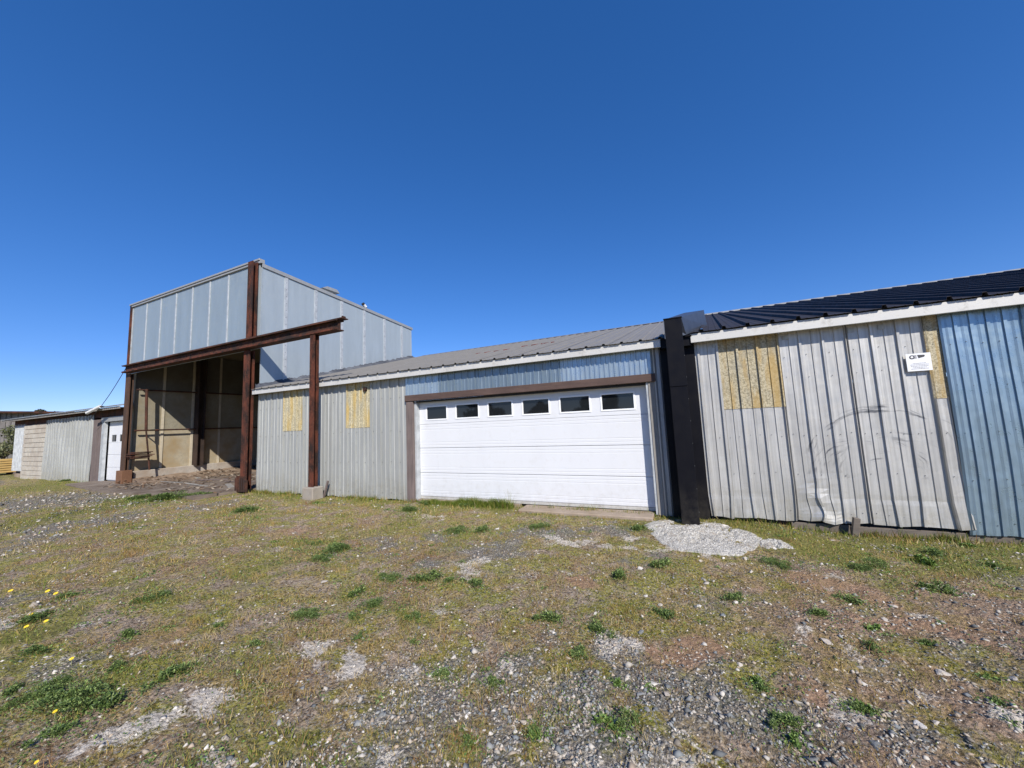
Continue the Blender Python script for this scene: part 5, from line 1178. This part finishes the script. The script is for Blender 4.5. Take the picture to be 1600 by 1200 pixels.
ROCKS = [
    ('r', 'rock_white', -1.22, -1.99, 0.035, 'leftmost chalky white chunky rock before the right door end, back half'),
    ('r', 'rock_white', -1.11, -2.28, 0.032, 'second from left chalky white chunky rock before the right door end, back half'),
    ('r', 'rock_white', -0.59, -2.3, 0.054, 'third from left chalky white chunky rock before the right door end, back half'),
    ('f', 'rock_white', -0.49, -2.86, 0.053, 'chalky white flat stone before the right door end, back half'),
    ('r', 'rock_white', -0.05, -2.9, 0.055, 'left chalky white chunky rock below the concrete spill, middle distance'),
    ('r', 'rock_white', 0.24, -2.79, 0.035, 'right chalky white chunky rock below the concrete spill, middle distance'),
    ('r', 'rock_white', -0.84, -3.32, 0.035, 'chalky white chunky rock before the right door end, middle distance'),
    ('r', 'rock_white', 0.23, -1.64, 0.043, 'left chalky white chunky rock below the concrete spill, back half'),
    ('r', 'rock_white', 0.5, -1.68, 0.035, 'right chalky white chunky rock below the concrete spill, back half'),
    ('f', 'rock_white', 0.45, -1.55, 0.079, 'chalky white flat stone below the concrete spill, back half'),
    ('r', 'rock', -0.0, -1.82, 0.043, 'tan chunky rock below the concrete spill, back half'),
    ('r', 'rock', -0.35, -3.01, 0.039, 'tan chunky rock before the right door end, middle distance'),
    ('f', 'rock', -0.36, -2.56, 0.031, 'tan flat stone before the right door end, back half'),
    ('r', 'rock_blue', -0.45, -3.49, 0.044, 'blue grey chunky rock before the right door end, middle distance'),
    ('f', 'rock', -3.68, -3.67, 0.069, 'tan flat stone before the free standing post, back half'),
    ('f', 'rock_white', -2.82, -1.31, 0.099, 'chalky white flat stone before the garage door middle, near the building'),
    ('f', 'rock_white', -3.16, -3.97, 0.054, 'chalky white flat stone before the free standing post, middle distance'),
    ('r', 'rock_white', 2.06, -1.93, 0.038, 'chalky white chunky rock before the blue sheets, back half'),
    ('r', 'rock_white', 1.49, -2.67, 0.019, 'chalky white chunky rock before the blue sheets, middle distance'),
    ('f', 'rock', 1.22, -2.71, 0.053, 'left tan flat stone before the aluminium wall, middle distance'),
    ('f', 'rock', 1.37, -2.45, 0.062, 'right tan flat stone before the aluminium wall, middle distance'),
    ('r', 'rock_blue', 0.52, -2.9, 0.035, 'blue grey chunky rock below the concrete spill, middle distance'),
    ('f', 'rock', 0.75, -3.17, 0.076, 'left tan flat stone before the aluminium wall, near half'),
    ('f', 'rock', 0.84, -3.44, 0.04, 'right tan flat stone before the aluminium wall, near half'),
    ('f', 'rock_blue', 1.02, -3.28, 0.045, 'blue grey flat stone before the aluminium wall, near half'),
    ('r', 'rock', 1.0, -3.47, 0.031, 'tan chunky rock before the aluminium wall, near half'),
    ('f', 'rock', 1.26, -3.33, 0.066, 'left tan flat stone before the blue sheets, near half'),
    ('f', 'rock', 1.57, -3.3, 0.055, 'right tan flat stone before the blue sheets, near half'),
    ('f', 'rock_white', 0.93, -3.89, 0.049, 'chalky white flat stone before the blue sheets, very front'),
    ('r', 'rock_white', 0.48, -4.05, 0.027, 'chalky white chunky rock before the aluminium wall, very front'),
    ('r', 'rock_blue', 0.42, -4.13, 0.029, 'blue grey chunky rock before the aluminium wall, very front'),
    ('f', 'rock_blue', 0.51, -4.13, 0.032, 'left blue grey flat stone before the aluminium wall, very front'),
    ('f', 'rock_blue', 0.68, -4.12, 0.061, 'right blue grey flat stone before the aluminium wall, very front'),
    ('r', 'rock', 1.01, -3.85, 0.026, 'left tan chunky rock before the blue sheets, very front'),
    ('r', 'rock', 1.3, -3.58, 0.017, 'right tan chunky rock before the blue sheets, very front'),
    ('f', 'rock_blue', -0.39, -4.16, 0.045, 'left blue grey flat stone before the right door end, very front'),
    ('f', 'rock_blue', -0.36, -4.19, 0.029, 'right blue grey flat stone before the right door end, very front'),
    ('f', 'rock', -0.25, -4.1, 0.041, 'tan flat stone below the concrete spill, very front'),
    ('r', 'rock_blue', -0.34, -4.29, 0.032, 'blue grey chunky rock before the right door end, very front'),
    ('f', 'rock_white', -0.33, -4.05, 0.054, 'chalky white flat stone before the right door end, near half'),
    ('r', 'rock', 0.17, -3.66, 0.033, 'tan chunky rock below the concrete spill, near half'),
    ('r', 'rock_white', 0.11, -3.46, 0.022, 'chalky white chunky rock below the concrete spill, near half'),
    ('f', 'rock_white', -0.98, -4.63, 0.031, 'chalky white flat stone before the garage door middle, very front'),
    ('r', 'rock_white', -1.26, -4.68, 0.025, 'left chalky white chunky rock before the garage door middle, very front'),
    ('r', 'rock_white', -1.09, -4.71, 0.026, 'right chalky white chunky rock before the garage door middle, very front'),
    ('r', 'rock_white', -1.3, -4.73, 0.018, 'chalky white chunky rock before the left door end, very front'),
    ('f', 'rock_blue', -2.37, -4.81, 0.038, 'blue grey flat stone before the free standing post, near half'),
    ('f', 'rock', -3.91, -5.13, 0.038, 'tan flat stone in front of the open bay, near half'),
    ('f', 'rock', -4.45, -5.39, 0.048, 'tan flat stone at the far left, near half'),
    ('r', 'rock_white', -3.3, -4.99, 0.018, 'chalky white chunky rock in front of the open bay, near half'),
    ('f', 'rock', -6.06, -5.09, 0.045, 'tan flat stone at the far left, middle distance'),
    ('r', 'rock_white', 1.62, -0.05, 0.039, 'chalky white chunky rock before the aluminium wall, near the building'),
    ('r', 'rock', 1.53, -0.44, 0.033, 'tan chunky rock before the aluminium wall, near the building'),
    ('r', 'rock_blue', 0.29, -0.43, 0.05, 'blue grey chunky rock below the concrete spill, near the building'),
    ('r', 'rock_white', 0.35, -0.35, 0.064, 'chalky white chunky rock below the concrete spill, near the building'),
    ('f', 'rock_white', 0.8, -1.15, 0.045, 'chalky white flat stone below the concrete spill, near the building'),
    ('r', 'rock', -3.1, -3.39, 0.034, 'tan chunky rock before the left door end, back half'),
    ('f', 'rock', -6.5, -4.34, 0.047, 'tan flat stone at the far left, back half'),
    ('r', 'rock_blue', -0.87, -4.31, 0.027, 'blue grey chunky rock before the garage door middle, near half'),
    ('r', 'rock_blue', -0.01, -4.16, 0.024, 'left blue grey chunky rock below the concrete spill, very front'),
    ('r', 'rock_blue', 0.15, -4.0, 0.022, 'right blue grey chunky rock below the concrete spill, very front'),
    ('r', 'rock', 0.24, -4.15, 0.02, 'tan chunky rock below the concrete spill, very front'),
]
RMs = {(k, c): rockmesh(hash_, k) for hash_, (k, c) in enumerate([(k, c) for k in 'rf' for c in ('rock', 'rock_white', 'rock_blue')])}
RM2 = {}
for i, (k, c, x, y, s, lab) in enumerate(ROCKS):
    key = (k, c, i % 3)
    if key not in RM2: RM2[key] = rockmesh(100+len(RM2), k); RM2[key].materials.append(M[c])
    o = bpy.data.objects.new('rock', RM2[key]); col.objects.link(o); o.location = (x, y, float(gz(x, y))+s*0.02); s *= 0.72; o.scale = (s, s, s)
    o.rotation_euler = (random.uniform(-0.3, 0.3), random.uniform(-0.3, 0.3), random.uniform(0, 6.28)); tag(o, lab, 'rock', 'loose rocks in the yard')
